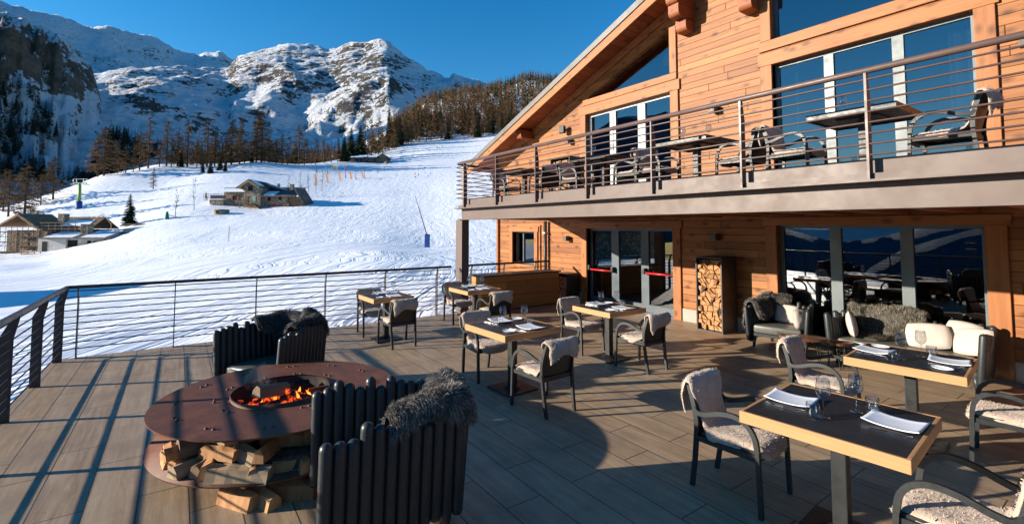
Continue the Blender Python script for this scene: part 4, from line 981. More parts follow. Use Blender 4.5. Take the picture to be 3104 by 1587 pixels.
# snow bank beside the house
# two skiers far up the piste
for i, (x, y, lab, m) in enumerate([(146.6, 300.3, 'left of two tiny skiers far up the piste, in dark clothes', 'cloth_dark'), (150.7, 299.9, 'right of two tiny skiers far up the piste, jacket reddish', 'cloth_red')]):
    z = ground_z(x, y) + 0.05
    bm = bmesh.new()
    pts = {'pel': (0, 0, 0.88), 'waist': (0, -0.03, 1.08), 'chest': (0, -0.08, 1.32), 'neck': (0, -0.10, 1.50), 'head': (0, -0.11, 1.60), 'crown': (0, -0.11, 1.74),
           'sl': (-0.2, -0.08, 1.42), 'el': (-0.34, -0.12, 1.16), 'hl': (-0.36, -0.35, 1.04), 'fl': (-0.36, -0.44, 1.02), 'sr': (0.2, -0.08, 1.42), 'er': (0.34, -0.12, 1.16), 'hr': (0.36, -0.35, 1.04), 'fr': (0.36, -0.44, 1.02),
           'kl': (-0.13, -0.12, 0.48), 'al': (-0.14, 0.02, 0.1), 'tl': (-0.14, -0.2, 0.05), 'kr': (0.13, -0.12, 0.48), 'ar': (0.14, 0.02, 0.1), 'tr': (0.14, -0.2, 0.05), 'pl': (-0.1, 0, 0.84), 'pr': (0.1, 0, 0.84)}
    rad = {'pel': .15, 'waist': .135, 'chest': .16, 'neck': .06, 'head': .095, 'crown': .07, 'sl': .075, 'el': .055, 'hl': .045, 'fl': .03, 'sr': .075, 'er': .055, 'hr': .045, 'fr': .03, 'kl': .075, 'al': .06, 'tl': .05, 'kr': .075, 'ar': .06, 'tr': .05, 'pl': .11, 'pr': .11}
    keys = list(pts); vv = {k: bm.verts.new(pts[k]) for k in keys}
    for a, b in [('pel', 'waist'), ('waist', 'chest'), ('chest', 'neck'), ('neck', 'head'), ('head', 'crown'), ('chest', 'sl'), ('sl', 'el'), ('el', 'hl'), ('hl', 'fl'), ('chest', 'sr'), ('sr', 'er'), ('er', 'hr'), ('hr', 'fr'), ('pel', 'pl'), ('pl', 'kl'), ('kl', 'al'), ('al', 'tl'), ('pel', 'pr'), ('pr', 'kr'), ('kr', 'ar'), ('ar', 'tr')]: bm.edges.new((vv[a], vv[b]))
    me = bpy.data.meshes.new('person'); bm.to_mesh(me); bm.free(); me.materials.append(MAT[m])
    o = bpy.data.objects.new('person', me); COL.objects.link(o); o.location = (x, y, z); o.rotation_euler = (0, 0, RZ)
    mo = o.modifiers.new('Skin', 'SKIN'); o.modifiers.new('Subdivision', 'SUBSURF').levels = 1
    sk = me.skin_vertices[0].data
    for j, k in enumerate(keys): sk[j].radius = (rad[k], rad[k]); sk[j].use_root = (k == 'pel')
    tag(o, lab, 'person')
    s1 = MB()
    for xx in (-0.14, 0.14): s1.box(xx - 0.05, xx + 0.05, -0.95, 0.75, -0.02, 0.015)
    so = s1.build('skis', MAT['steel_dark'], None); so.location = o.location; so.rotation_euler = o.rotation_euler; tag(so, 'skis under the ' + lab.split(' of two')[0] + ' tiny skier on the piste', 'skis')
# piste marker pole
x, y = [float(v) for v in bearing_xy(-30.9, 96)]
MBp = MB().tube([(0, 0, -0.3), (0, 0, 2.6)], 0.05, 6).build('piste_pole', MAT['old_timber'], None); MBp.location = (x, y, ground_z(x, y)); tag(MBp, 'thin lone marker pole on the snow left of centre', 'pole')
# a neighbouring house out of the frame to the left throws the deep shade at the corner of the terrace
x, y = [float(v) for v in bearing_xy(-68, 57)]
nb = thing('neighbour_house', 'low timber house left of the terrace, beyond the picture edge', 'house', (x, y, ground_z(x, y) - 1.5), R_(20))
MB().box(-6, 6, -5, 5, 0, 5.4).prism([(-5, 5.4), (5, 5.4), (0, 8.4)], -6, 6, 'X').build('wall', MAT['rubble_stone'], nb)
MB().prism([(-5.9, 5.0), (0, 8.7), (5.9, 5.0), (5.9, 5.35), (0, 9.1), (-5.9, 5.35)], -7, 7, 'X').build('roof', MAT['roof_slate'], nb)

# ================================================================== THE CHALET
XF = 8.6                                # outer face of the gable wall
def soffit(y): return 6.77 - 0.372 * (abs(y - 2.8) - 3.2)
YE = 13.9; YR = -8.3
ch = thing('chalet', 'large timber clad mountain chalet with a gable roof, glass doors and a balcony', 'chalet', (XF, 2.8, 0))
O = (XF, 2.8, 0)
W = MB()
def strip(y0, y1, spans):
    for a, b in spans:
        top = [(y1, b), (y0, b)] if b != 'R' else [(y1, soffit(y1)), (y0, soffit(y0))]
        W.prism([(y0, a), (y1, a)] + top, XF, XF + 0.3, 'X')
strip(-7.3, 1.5, [(0.25, 'R')])
strip(1.5, 4.12, [(1.96, 2.45), (4.83, 5.28), (6.9, 'R')])
strip(4.12, 6.26, [(0.25, 'R')])
strip(6.26, 8.86, [(1.9, 2.42), (4.85, 5.24)])
W.prism([(6.26, 6.27), (8.80, 5.30), (8.86, 5.24), (8.86, soffit(8.86)), (6.26, soffit(6.26))], XF, XF + 0.3, 'X')
strip(8.86, 11.05, [(0.25, 'R')]); strip(11.05, 12.17, [(0.25, 0.81), (1.79, 'R')]); strip(12.17, 12.94, [(0.25, 'R')])
W.box(XF + 0.3, 16, 12.64, 12.94, -1, 4.2); W.box(XF + 0.3, 16, -7.3, -7.0, -1, 4.2)
W.build('wall', MAT['wall_boards'], ch, O)
for y0, y1 in ((-7.3, 1.5), (4.12, 6.26), (8.86, 12.94)): MB().box(XF - 0.015, XF + 0.3, y0, y1, -1, 0.25).build('plinth', MAT['plinth'], ch, O)
# rooms behind the glass
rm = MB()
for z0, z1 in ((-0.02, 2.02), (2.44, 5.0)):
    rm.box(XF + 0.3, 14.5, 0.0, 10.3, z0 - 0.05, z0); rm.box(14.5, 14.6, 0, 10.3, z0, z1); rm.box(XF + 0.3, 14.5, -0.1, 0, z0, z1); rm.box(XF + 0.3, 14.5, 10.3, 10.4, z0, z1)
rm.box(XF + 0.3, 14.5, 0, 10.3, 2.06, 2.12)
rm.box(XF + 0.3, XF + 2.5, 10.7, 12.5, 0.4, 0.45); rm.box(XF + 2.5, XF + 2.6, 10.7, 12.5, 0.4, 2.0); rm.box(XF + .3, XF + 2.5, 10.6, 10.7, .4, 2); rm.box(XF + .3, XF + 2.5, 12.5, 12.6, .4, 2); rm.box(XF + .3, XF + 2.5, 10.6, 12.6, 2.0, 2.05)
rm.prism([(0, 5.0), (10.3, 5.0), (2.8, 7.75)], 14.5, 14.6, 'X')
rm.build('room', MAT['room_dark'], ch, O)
rf = MB()
for y in (1.9, 3.3, 4.7, 6.6, 7.9): rf.bbox((XF + 2.6, y, soffit(y) - 0.75 - 0.1 * (y > 5)), (4.6, 0.16, 0.26))
rf.bbox((XF + 2.4, 2.8, 4.55), (0.2, 6, 0.26)); rf.build('rafter', MAT['oak_edge'], ch, O)
# timber casings (proud of the wall)
def casing(parts, nm='casing'):
    for (y0, y1, z0, z1, d) in parts:
        m = MAT['timber_y'] if d == 'h' else MAT['timber_z']
        MB().bbox(((XF - 0.045 + XF + 0.12) / 2, (y0 + y1) / 2, (z0 + z1) / 2), (0.165, y1 - y0, z1 - z0), 0, 0.008).build(nm, m, ch, O)
casing([(6.07, 6.26, 0.0, 1.9, 'v'), (8.86, 9.05, 0.0, 1.9, 'v'), (6.03, 9.09, 1.902, 2.07, 'h')])
casing([(1.29, 1.5, 0.0, 1.96, 'v'), (4.12, 4.31, 0.0, 1.96, 'v'), (1.25, 4.35, 1.962, 2.10, 'h')])
casing([(6.06, 6.26, 2.44, 4.85, 'v'), (8.86, 9.07, 2.44, 4.85, 'v'), (6.02, 9.12, 4.852, 5.08, 'h')])
casing([(1.29, 1.5, 2.44, 4.83, 'v'), (4.12, 4.32, 2.44, 4.83, 'v'), (1.25, 4.36, 4.832, 5.06, 'h')])
casing([(1.29, 4.34, 5.10, 5.28, 'h'), (4.12, 4.31, 5.282, 7.0, 'v'), (1.3, 1.5, 5.282, 7.0, 'v')])
casing([(6.09, 8.95, 5.09, 5.24, 'h'), (6.09, 6.26, 5.242, 6.25, 'v')])
casing([(10.9, 11.05, 0.70, 1.79, 'v'), (12.17, 12.32, 0.70, 1.79, 'v'), (10.86, 12.36, 1.792, 1.95, 'h'), (11.05, 12.17, 0.70, 0.81, 'h')])
MB().bbox((XF - 0.02, 10.78, 0.9), (0.05, 0.035, 2.2), 0, 0.004).build('corner_strip', MAT['timber_z'], ch, O)
MB().bbox((XF - 0.02, 12.98, 1.6), (0.12, 0.09, 4.6), 0, 0.01).build('corner_post', MAT['timber_z'], ch, O)
rt_ = MB(); sl = [(6.2, soffit(6.2) - 0.01), (12.9, soffit(12.9) - 0.01), (12.9, soffit(12.9) - 0.2), (6.2, soffit(6.2) - 0.2)]
rt_.prism(sl, XF - 0.06, XF - 0.002, 'X'); rt_.build('rake_trim', MAT['timber_y'], ch, O)
# glazed doors and windows: frame > pane, push_bar
def glazed(nm, y0, y1, z0, z1, bars, rail=0.07, mat='frame_grey', depth=0.10, bottom=None, curtain=False):
    """bars: list of (y0,y1) uprights; everything set back in the opening"""
    x0 = XF + depth; x1 = x0 + 0.07
    f = MB(); b = bottom or rail
    f.box(x0, x1, y0, y1, z0, z0 + b); f.box(x0, x1, y0, y1, z1 - rail, z1)
    for a, c in bars: f.box(x0 - 0.004, x1 + 0.004, a, c, z0 + b + 0.001, z1 - rail - 0.001)
    fo = f.build(nm, MAT[mat], ch, O)
    bs = sorted(bars)
    for (a, c), (d, e) in zip(bs[:-1], bs[1:]):
        if d - c > 0.08:
            MB().box(x0 + 0.03, x0 + 0.042, c + 0.002, d - 0.002, z0 + b + 0.003, z1 - rail - 0.003).build('pane', MAT['window_glass'], fo, O)
    return fo
ld = glazed('door', 6.26, 8.86, 0.02, 1.9, [(6.26, 6.33), (7.00, 7.21), (7.89, 8.12), (8.79, 8.86)], 0.06, 'frame_dark', 0.1, 0.17)
def push_bar(y0, y1, z):
    p = MB(); p.tube([(XF + 0.02, y0 + 0.06, z - 0.04), (XF + 0.02, y1 - 0.06, z - 0.04)], 0.022, 8); o = p.build('push_bar', MAT['push_red'], ld, O)
    q = MB()
    for y in (y0, y1): q.bbox((XF + 0.04, y, z), (0.12, 0.07, 0.13), 0, 0.02); q.tube([(XF + 0.02, y, z), (XF + 0.02, y + (0.1 if y == y0 else -0.1), z - 0.04)], 0.014, 6)
    q.build('push_bar_end', MAT['steel_black'], ld, O)
push_bar(8.03, 8.82, 0.90); push_bar(6.30, 7.07, 0.94)
glazed('window', 1.5, 4.12, 0.06, 1.96, [(1.5, 1.55), (2.27, 2.42), (3.18, 3.34), (4.06, 4.12)], 0.05, 'frame_grey')
glazed('window', 1.5, 4.12, 2.45, 4.83, [(1.5, 1.55), (2.28, 2.42), (3.20, 3.34), (4.06, 4.12)], 0.05, 'frame_grey')
glazed('window', 1.5, 4.12, 5.28, 6.9, [(1.5, 1.55), (4.06, 4.12)], 0.05, 'frame_dark')
ud = glazed('balcony_door', 6.26, 8.86, 2.44, 4.85, [(6.26, 6.31), (7.04, 7.25), (7.94, 8.0), (8.02, 8.13), (8.78, 8.86)], 0.06, 'frame_white', 0.1, 0.1)
wf = MB(); wf.prism([(6.26, 5.24), (8.80, 5.24), (8.76, 5.29), (6.26, 5.29)], XF + 0.1, XF + 0.17, 'X'); wo = wf.build('gable_window', MAT['frame_dark'], ch, O)
g = MB().prism([(6.265, 5.292), (8.70, 5.292), (6.265, 6.22)], XF + 0.13, XF + 0.142, 'X').build('pane', MAT['window_glass'], wo, O)
glazed('window', 11.05, 12.17, 0.81, 1.79, [(11.05, 11.10), (11.82, 11.87), (12.12, 12.17)], 0.05, 'frame_dark', 0.16)
cu = MB()
def curtain(y0, y1, z0, z1, x):
    n = 24; pts = [(x + 0.05 * math.sin(k * 1.7), y0 + (y1 - y0) * k / n) for k in range(n + 1)]
    cu.add([(a, b, z0) for a, b in pts] + [(a, b, z1) for a, b in pts], [(k, k + 1, n + 2 + k, n + 1 + k) for k in range(n)], True)
curtain(1.56, 1.85, 2.46, 4.75, XF + 0.4); curtain(3.85, 4.06, 2.46, 4.75, XF + 0.42); curtain(3.7, 4.06, 0.08, 1.95, XF + 0.5)
cu.build('curtain', MAT['curtain_cloth'], ch, O)
# roof
RX0 = 7.92
rb = MB()
for sgn in (1, -1):
    def yy(y): return 2.8 + sgn * (y - 2.8)
    rb.prism([(yy(2.8), soffit(2.8)), (yy(YE), soffit(YE)), (yy(YE), soffit(YE) + 0.2), (yy(2.8), soffit(2.8) + 0.2)], RX0 + 0.04, 16, 'X')
rb.build('roof', MAT['soffit_boards'], ch, O)
for sgn in (1, -1):
    def yy(y): return 2.8 + sgn * (y - 2.8)
    MB().prism([(yy(2.8), soffit(2.8) - 0.12), (yy(YE), soffit(YE) - 0.12), (yy(YE), soffit(YE) + 0.085), (yy(2.8), soffit(2.8) + 0.085)], RX0, RX0 + 0.038, 'X').build('barge_board', MAT['timber_y'], ch, O)
    MB().prism([(yy(2.8), soffit(2.8) + 0.09), (yy(YE + 0.1), soffit(YE + 0.1) + 0.09), (yy(YE + 0.1), soffit(YE + 0.1) + 0.24), (yy(2.8), soffit(2.8) + 0.24)], RX0 - 0.03, 16, 'X').build('roof_covering', MAT['roof_metal'], ch, O)
for k in range(12):
    y = 13.0; 
r2 = MB()
for k in range(10): r2.bbox((9.0 + k * 0.7, 13.35, soffit(13.35) - 0.13), (0.12, 1.0, 0.16), 0, 0.01, None)
r2.build('rafter_end', MAT['timber_x'], ch, O)
def corbel(y, z, n, L0):
    c_ = MB()
    for k in range(n):
        x0 = XF - (L0 + 0.24 * k); x0 = max(x0, RX0 + 0.06)
        zz = z + k * 0.25
        if zz + 0.24 > soffit(y) - 0.02: break
        m = 6; prof = [(XF, zz), (XF, zz + 0.24), (x0, zz + 0.24)] + [(x0 + 0.07 * (1 - math.cos(a * PI / 2 / m)), zz + 0.11 - 0.11 * math.sin(a * PI / 2 / m)) for a in range(m + 1)]
        c_.prism(prof, y - 0.12, y + 0.12, 'Y')
    c_.build('corbel', MAT['timber_x'], ch, O)
corbel(5.78, 5.95, 4, 0.30); corbel(4.42, 5.88, 7, 0.34); corbel(11.2, 4.55, 1, 0.5)
# balcony
DK = 2.42
bal = MB(); bal.prism([(5.12, -6), (5.12, 9.40), (XF, 10.47), (XF, -6)], 2.362, DK, 'Z'); bo = bal.build('balcony', MAT['steel_taupe'], ch, O)
bm_ = MB(); bm_.prism([(5.19, -6), (5.19, 9.36), (5.26, 9.38), (5.26, -6)], 2.12, 2.335, 'Z'); bm_.prism([(5.02, -6), (5.02, 9.40), (5.34, 9.5), (5.34, -6)], 2.337, 2.359, 'Z')
bm_.prism([(5.27, 9.38), (XF, 10.43), (XF, 10.37), (5.27, 9.32)], 2.12, 2.335, 'Z'); bm_.prism([(5.10, -6), (5.10, 9.38), (5.36, 9.46), (5.36, -6)], 2.095, 2.118, 'Z')
def sub(mb, nm, mat, par):
    return mb.build(nm, MAT[mat], par, O)
sub(bm_, 'edge_beam', 'steel_taupe', bo)
tb = MB(); tb.prism([(5.20, -6), (5.20, 9.33), (5.215, 9.33), (5.215, -6)], DK + 0.002, 2.56, 'Z'); tb.prism([(5.23, 9.36), (XF, 10.42), (XF, 10.40), (5.23, 9.34)], DK + 0.002, 2.56, 'Z'); sub(tb, 'toe_board', 'steel_taupe', bo)
jb = MB()
for k in range(22):
    y = -5.6 + k * 0.72; x1 = XF - 0.003
    if y < 9.3: jb.bbox(((5.3 + x1) / 2, y, 2.21), (x1 - 5.3, 0.12, 0.18), 0, 0.006)
sub(jb, 'joist', 'timber_x', bo)
cb_ = MB(); cb_.prism([(5.28, -6), (5.28, 9.36), (XF - 0.003, 10.36), (XF - 0.003, -6)], 2.31, 2.335, 'Z'); sub(cb_, 'ceiling_boards', 'joist_wood', bo)
# steel column under the balcony corner
cl = MB()
cl.box(5.15, 5.165, 9.27, 9.55, 0, 2.094); cl.box(5.315, 5.33, 9.27, 9.55, 0, 2.094); cl.box(5.166, 5.314, 9.40, 9.415, 0.0, 2.094); cl.box(5.166, 5.314, 9.28, 9.292, 0.0, 2.094); cl.box(5.08, 5.40, 9.2, 9.62, 0.002, 0.02)
tag(cl.build('steel_column', MAT['steel_taupe'], None, (5.24, 9.41, 0)), 'steel column carrying the free corner of the balcony', 'column')
dp = MB(); dp.tube([(XF - 0.10, 10.45, 0.0), (XF - 0.10, 10.45, 2.1)], 0.05, 10)
dpo = dp.build('downpipe', MAT['steel_dark'], None, (XF - 0.10, 10.45, 0)); tag(dpo, 'dark round pipe running up the timber wall right of the small window', 'pipe')
br_ = MB(); br_.box(XF - 0.17, XF, 10.39, 10.51, 1.75, 1.79); br_.build('bracket', MAT['galvanised'], dpo, (XF - 0.10, 10.45, 0))
# railings --------------------------------------------------------------
def flat_post(mb, p, lean, z0, z1, width, thick, along):
    """flat bar post whose top third bends outwards to the handrail; p=(x,y) foot, along = unit vector of the plate"""
    d = Vector((along[0], along[1], 0)); s = Vector((-along[1], along[0], 0)) * thick / 2
    c = Vector((p[0], p[1], 0)); zb = z1 - 0.22
    prof = [(-width / 2, z0), (width / 2, z0), (width / 2, zb), (lean + width * 0.28, z1), (lean - width * 0.28, z1), (-width / 2, zb + 0.03)]
    vs = [c + d * a + Vector((0, 0, z)) - s for a, z in prof] + [c + d * a + Vector((0, 0, z)) + s for a, z in prof]
    n = len(prof)
    mb.add([tuple(v) for v in vs], [tuple(range(n)), tuple(range(2 * n - 1, n - 1, -1))] + [(i, (i + 1) % n, n + (i + 1) % n, n + i) for i in range(n)])
tr = thing('terrace_railing', 'dark steel railing with horizontal rods around the terrace, in front of the snow', 'railing', (-1.32, 9.45, 0))
OT = (-1.32, 9.45, 0)
MB().tube([(-1.32, -3.4, 1.05), (-1.32, 9.45, 1.05), (4.98, 9.45, 1.05)], 0.026, 10, True, (0.055, 0.045)).build('handrail', MAT['steel_dark'], tr, OT)
for k in range(10):
    z = 0.148 + k * 0.0936
    MB().tube([(-1.345, -3.4, z), (-1.345, 9.43, z), (-1.25, 9.475, z), (4.98, 9.475, z)], 0.0085, 7).build('rod', MAT['steel_dark'], tr, OT)
for k in range(10):
    m = MB(); flat_post(m, (-1.38, 9.35 - 1.275 * k), 0.065, -0.25, 1.035, 0.10, 0.014, (1, 0)); m.build('post', MAT['steel_dark'], tr, OT)
for k in range(6):
    m = MB(); flat_post(m, (-1.2 + 1.17 * k, 9.50), -0.05, -0.25, 1.035, 0.09, 0.014, (0, 1)); m.build('post', MAT['steel_dark'], tr, OT)
t2 = thing('side_railing', 'short dark railing behind the wooden counter next to the steel column', 'railing', (5.4, 9.85, 0))
MB().tube([(5.36, 9.88, 1.02), (8.0, 9.70, 1.04)], 0.02, 8, True, (0.055, 0.045)).build('handrail', MAT['steel_dark'], t2, (5.4, 9.85, 0))
for k in range(9):
    z = 0.15 + k * 0.094; MB().tube([(5.36, 9.90, z), (8.0, 9.72, z)], 0.0085, 7).build('rod', MAT['steel_dark'], t2, (5.4, 9.85, 0))
for x in (5.75, 6.65, 7.6):
    m = MB(); flat_post(m, (x, 9.93 - 0.068 * (x - 5.4)), -0.05, -0.2, 1.01, 0.09, 0.014, (0, 1)); m.build('post', MAT['steel_dark'], t2, (5.4, 9.85, 0))
br = thing('balcony_railing', 'brown steel railing with round handrail along the balcony', 'railing', (5.1, 9.4, DK))
OB = (5.1, 9.4, DK)
MB().tube([(5.10, -5.0, 3.36), (5.10, 9.30, 3.36)], 0.031, 12).build('handrail', MAT['steel_rail'], br, OB)
MB().tube([(5.12, 9.42, 3.36), (8.52, 10.47, 3.36)], 0.031, 12).build('handrail', MAT['steel_rail'], br, OB)
for k in range(8):
    z = 2.585 + k * 0.0985
    MB().tube([(5.085, -5.0, z), (5.085, 9.42, z), (5.12, 9.455, z), (8.52, 10.50, z)], 0.0095, 7).build('rod', MAT['steel_rail'], br, OB)
for y in (9.07, 7.79, 6.52, 5.25, 4.02, 2.8, 1.62, 0.42, -0.8, -2.0, -3.2):
    m = MB(); flat_post(m, (5.115, y), -0.02, 2.362, 3.335, 0.085, 0.02, (1, 0)); m.build('post', MAT['steel_rail'], br, OB)
for f in (0.04, 0.5, 0.95):
    m = MB(); flat_post(m, (5.15 + 3.4 * f, 9.44 + 1.05 * f), 0.02, 2.425, 3.335, 0.07, 0.016, (-0.29, 0.957)); m.build('post', MAT['steel_rail'], br, OB)
# terrace floor
dk = MB(); dk.prism([(-1.46, -6), (-1.46, 9.56), (5.4, 9.56), (5.5, 9.98), (XF - 0.016, 9.98), (XF - 0.016, -6)], -0.14, 0.0, 'Z')
tag(dk.build('terrace_floor', MAT['deck_planks'], None), kind='structure')
MB().box(XF - 0.012, XF + 0.3, 6.26, 8.86, -0.14, 0.018).build('threshold', MAT['frame_grey'], ch, O); MB().box(XF - 0.012, XF + 0.3, 1.5, 4.12, -0.14, 0.05).build('threshold', MAT['frame_grey'], ch, O)
us = MB(); us.box(-1.40, -1.25, -6, 9.4, -0.45, -0.145); us.box(-1.40, 5.2, 9.3, 9.45, -0.45, -0.145)
for k in range(5): us.box(-1.40, -1.2, -5 + k * 3.5, -4.8 + k * 3.5, -3.5, -0.45)
us.build('terrace_frame', MAT['steel_dark'], ch, O)
# ---- lamps and loudspeaker on the wall
def wall_lamp(x, y, z, lab, mat='lamp_box'):
    o = thing('wall_lamp', lab, 'wall lamp', (XF - 0.001, y, z), 0)
    MB().bbox((-0.115, 0, 0), (0.13, 0.13, 0.13), 0, 0.008).build('housing', MAT[mat], o); MB().box(-0.05, 0, -0.035, 0.035, -0.05, 0.05).build('bracket', MAT['steel_dark'], o)
    return o
wall_lamp(8.6, 9.55, 1.63, 'square wall lamp left of the glass terrace doors, below the balcony'); wall_lamp(8.6, 5.25, 1.74, 'square wall lamp above the tall firewood rack, below the balcony')
wall_lamp(8.6, 9.45, 4.24, 'square wall lamp under the loudspeaker on the upper wall'); wall_lamp(8.6, 5.22, 4.24, 'square wall lamp between the balcony door and the large upper window'); wall_lamp(8.6, 1.02, 4.22, 'square wall lamp right of the large upper window')
o = thing('loudspeaker', 'small black loudspeaker high on the wall left of the balcony door', 'loudspeaker', (XF - 0.001, 9.62, 4.58), 0)
MB().bbox((-0.17, 0, 0), (0.12, 0.16, 0.20), R_(20), 0.012).build('cabinet', MAT['steel_black'], o); MB().box(-0.1, 0, -0.03, 0.03, -0.03, 0.03).build('bracket', MAT['galvanised'], o)
o = thing('indoor_lamp', 'small lit up and down lamp inside the dining room, seen through the window', 'wall lamp', (11.55, 2.2, 1.6), 0)
MB().box(-0.06, 0.0, -0.1, 0.1, -0.05, 0.05).build('housing', MAT['steel_black'], o)
MB().add([(-0.05, -0.07, 0.052), (-0.01, -0.07, 0.052), (-0.01, 0.07, 0.052), (-0.05, 0.07, 0.052)], [(0, 1, 2, 3)]).add([(-0.05, -0.07, -0.052), (-0.01, -0.07, -0.052), (-0.01, 0.07, -0.052), (-0.05, 0.07, -0.052)], [(3, 2, 1, 0)]).build('glow', MAT['lamp_glow'], o)
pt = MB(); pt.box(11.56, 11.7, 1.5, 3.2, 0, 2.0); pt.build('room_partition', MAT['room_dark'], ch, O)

# ================================================================== TABLES AND CHAIRS
def subdivide_grid(P, closed=False): pass
def grid_faces(n, m): return [(i * m + j, i * m + j + 1, (i + 1) * m + j + 1, (i + 1) * m + j) for i in range(n - 1) for j in range(m - 1)]
def smooth_path(pts, n):
    """Catmull-Rom through 3-D points"""
    P = [Vector(p) for p in pts]; P = [P[0] * 2 - P[1]] + P + [P[-1] * 2 - P[-2]]; out = []
    seg = len(P) - 3
    for k in range(n):
        s = k / (n - 1) * seg; i = min(seg - 1, int(s)); u = s - i
        a, b, c, d = P[i:i + 4]
        out.append(0.5 * ((2 * b) + (c - a) * u + (2 * a - 5 * b + 4 * c - d) * u * u + (3 * b - a - 3 * c + d) * u ** 3))
    return out
def make_chair():
    t_ = thing('dining_chair', 'x', 'chair')
    pl = MAT['chair_plastic']
    for s in (-1, 1):
        leg = [(s * .247, .243, 0), (s * .246, .236, .2), (s * .245, .228, .42)]
        arm = smooth_path([(s * .245, .228, .42), (s * .244, .212, .51), (s * .242, .165, .578), (s * .238, .085, .612), (s * .232, -.02, .603), (s * .224, -.125, .567), (s * .215, -.20, .553), (s * .207, -.243, .585)], 26)
        MB().tube(leg, 0, flat=(.030, .028)).build('leg', pl, t_)
        MB().tube(arm, 0, flat=(.026, .032)).build('armrest', pl, t_)
        MB().tube(smooth_path([(s * .192, -.275, 0), (s * .200, -.245, .2), (s * .208, -.222, .42)], 8), 0, flat=(.030, .030)).build('leg', pl, t_)
        MB().tube(smooth_path([(s * .208, -.222, .42), (s * .210, -.226, .52), (s * .206, -.247, .62), (s * .198, -.283, .735)], 12), 0, flat=(.020, .034)).build('back_upright', pl, t_)
    n, m = 15, 12; F = []; B = []
    for i in range(n):
        x = -.198 + .396 * i / (n - 1); c = 1 - (x / .198) ** 2
        for j in range(m):
            z = .385 + .355 * j / (m - 1); k = j / (m - 1)
            y = -.195 - .085 * k ** 1.6 - .035 * c * (0.3 + 0.7 * k)
            if j == m - 1: z += .012 * c
            F.append((x, y, z)); B.append((x, y - .014, z))
    f = grid_faces(n, m); mb = MB(); mb.add(F, f, True); mb.add(B, [tuple(reversed(q)) for q in f], True)
    rim = [i * m + m - 1 for i in range(n)]; low = [i * m for i in range(n)]
    off = len(F)
    mb.f += [(a, b, b + off, a + off) for a, b in zip(rim[:-1], rim[1:])] + [(b, a, a + off, b + off) for a, b in zip(low[:-1], low[1:])]; mb.sm += [False] * (2 * (n - 1))
    mb.build('backrest', pl, t_)
    sm = MB(); n, m = 11, 11; F = []; B = []
    for i in range(n):
        x = -.225 + .45 * i / (n - 1)
        for j in range(m):
            y = -.20 + .435 * j / (m - 1); z = .412 - .012 * math.cos(x / .225 * PI / 2) * math.sin(PI * j / (m - 1))
            F.append((x * (0.86 + 0.14 * j / (m - 1)), y, z)); B.append((x * (0.86 + 0.14 * j / (m - 1)), y, z - .022))
    f = grid_faces(n, m); sm.add(F, f, True); sm.add(B, [tuple(reversed(q)) for q in f], True)
    for seq in ([i * m for i in range(n)], [i * m + m - 1 for i in range(n)], list(range(m)), [(n - 1) * m + j for j in range(m)]):
        sm.f += [(a, b, b + n * m, a + n * m) for a, b in zip(seq[:-1], seq[1:])]; sm.sm += [False] * (len(seq) - 1)
    sm.build('seat', pl, t_)
    fr = MB(); fr.box(-.235, .235, .205, .232, .355, .395); fr.box(-.19, .19, -.225, -.205, .345, .39)
    for s in (-1, 1): fr.tube([(s * .236, .22, .375), (s * .203, -.215, .368)], 0, flat=(.022, .04))
    fr.build('seat_frame', pl, t_)
    return t_
CH0 = make_chair()
nrng = np.random.default_rng(5)
def blades(Vs, Ns, n, L, w, flow, r):
    """n little tapering hairs scattered over the points (already dense)"""
    idx = r.integers(0, len(Vs), n); p = Vs[idx] + r.normal(0, 0.006, (n, 3)); nn = Ns[idx]
    d = nn * r.uniform(0.12, 0.5, (n, 1)) + flow[idx] * r.uniform(0.7, 1.3, (n, 1)) + r.normal(0, 0.27, (n, 3))
    d /= np.linalg.norm(d, axis=1)[:, None] + 1e-9
    ln = L * r.uniform(0.45, 1.15, (n, 1))
    s = np.cross(d, r.normal(0, 1, (n, 3))); s /= np.linalg.norm(s, axis=1)[:, None] + 1e-9
    ww = w * r.uniform(0.6, 1.3, (n, 1))
    b0 = p - s * ww - nn * 0.006; b1 = p + s * ww - nn * 0.006
    mid = p + d * ln * 0.55; tip = p + d * ln + np.array([0, 0, -1]) * ln * 0.22
    m0 = mid - s * ww * 0.6; m1 = mid + s * ww * 0.6; t0 = tip - s * ww * 0.12; t1 = tip + s * ww * 0.12
    V = np.stack([b0, b1, m1, m0, t1, t0], 1).reshape(-1, 3)
    k = np.arange(n)[:, None] * 6
    Q = np.concatenate([k + np.array([[0, 1, 2, 3]]), k + np.array([[3, 2, 4, 5]])])
    return V, Q
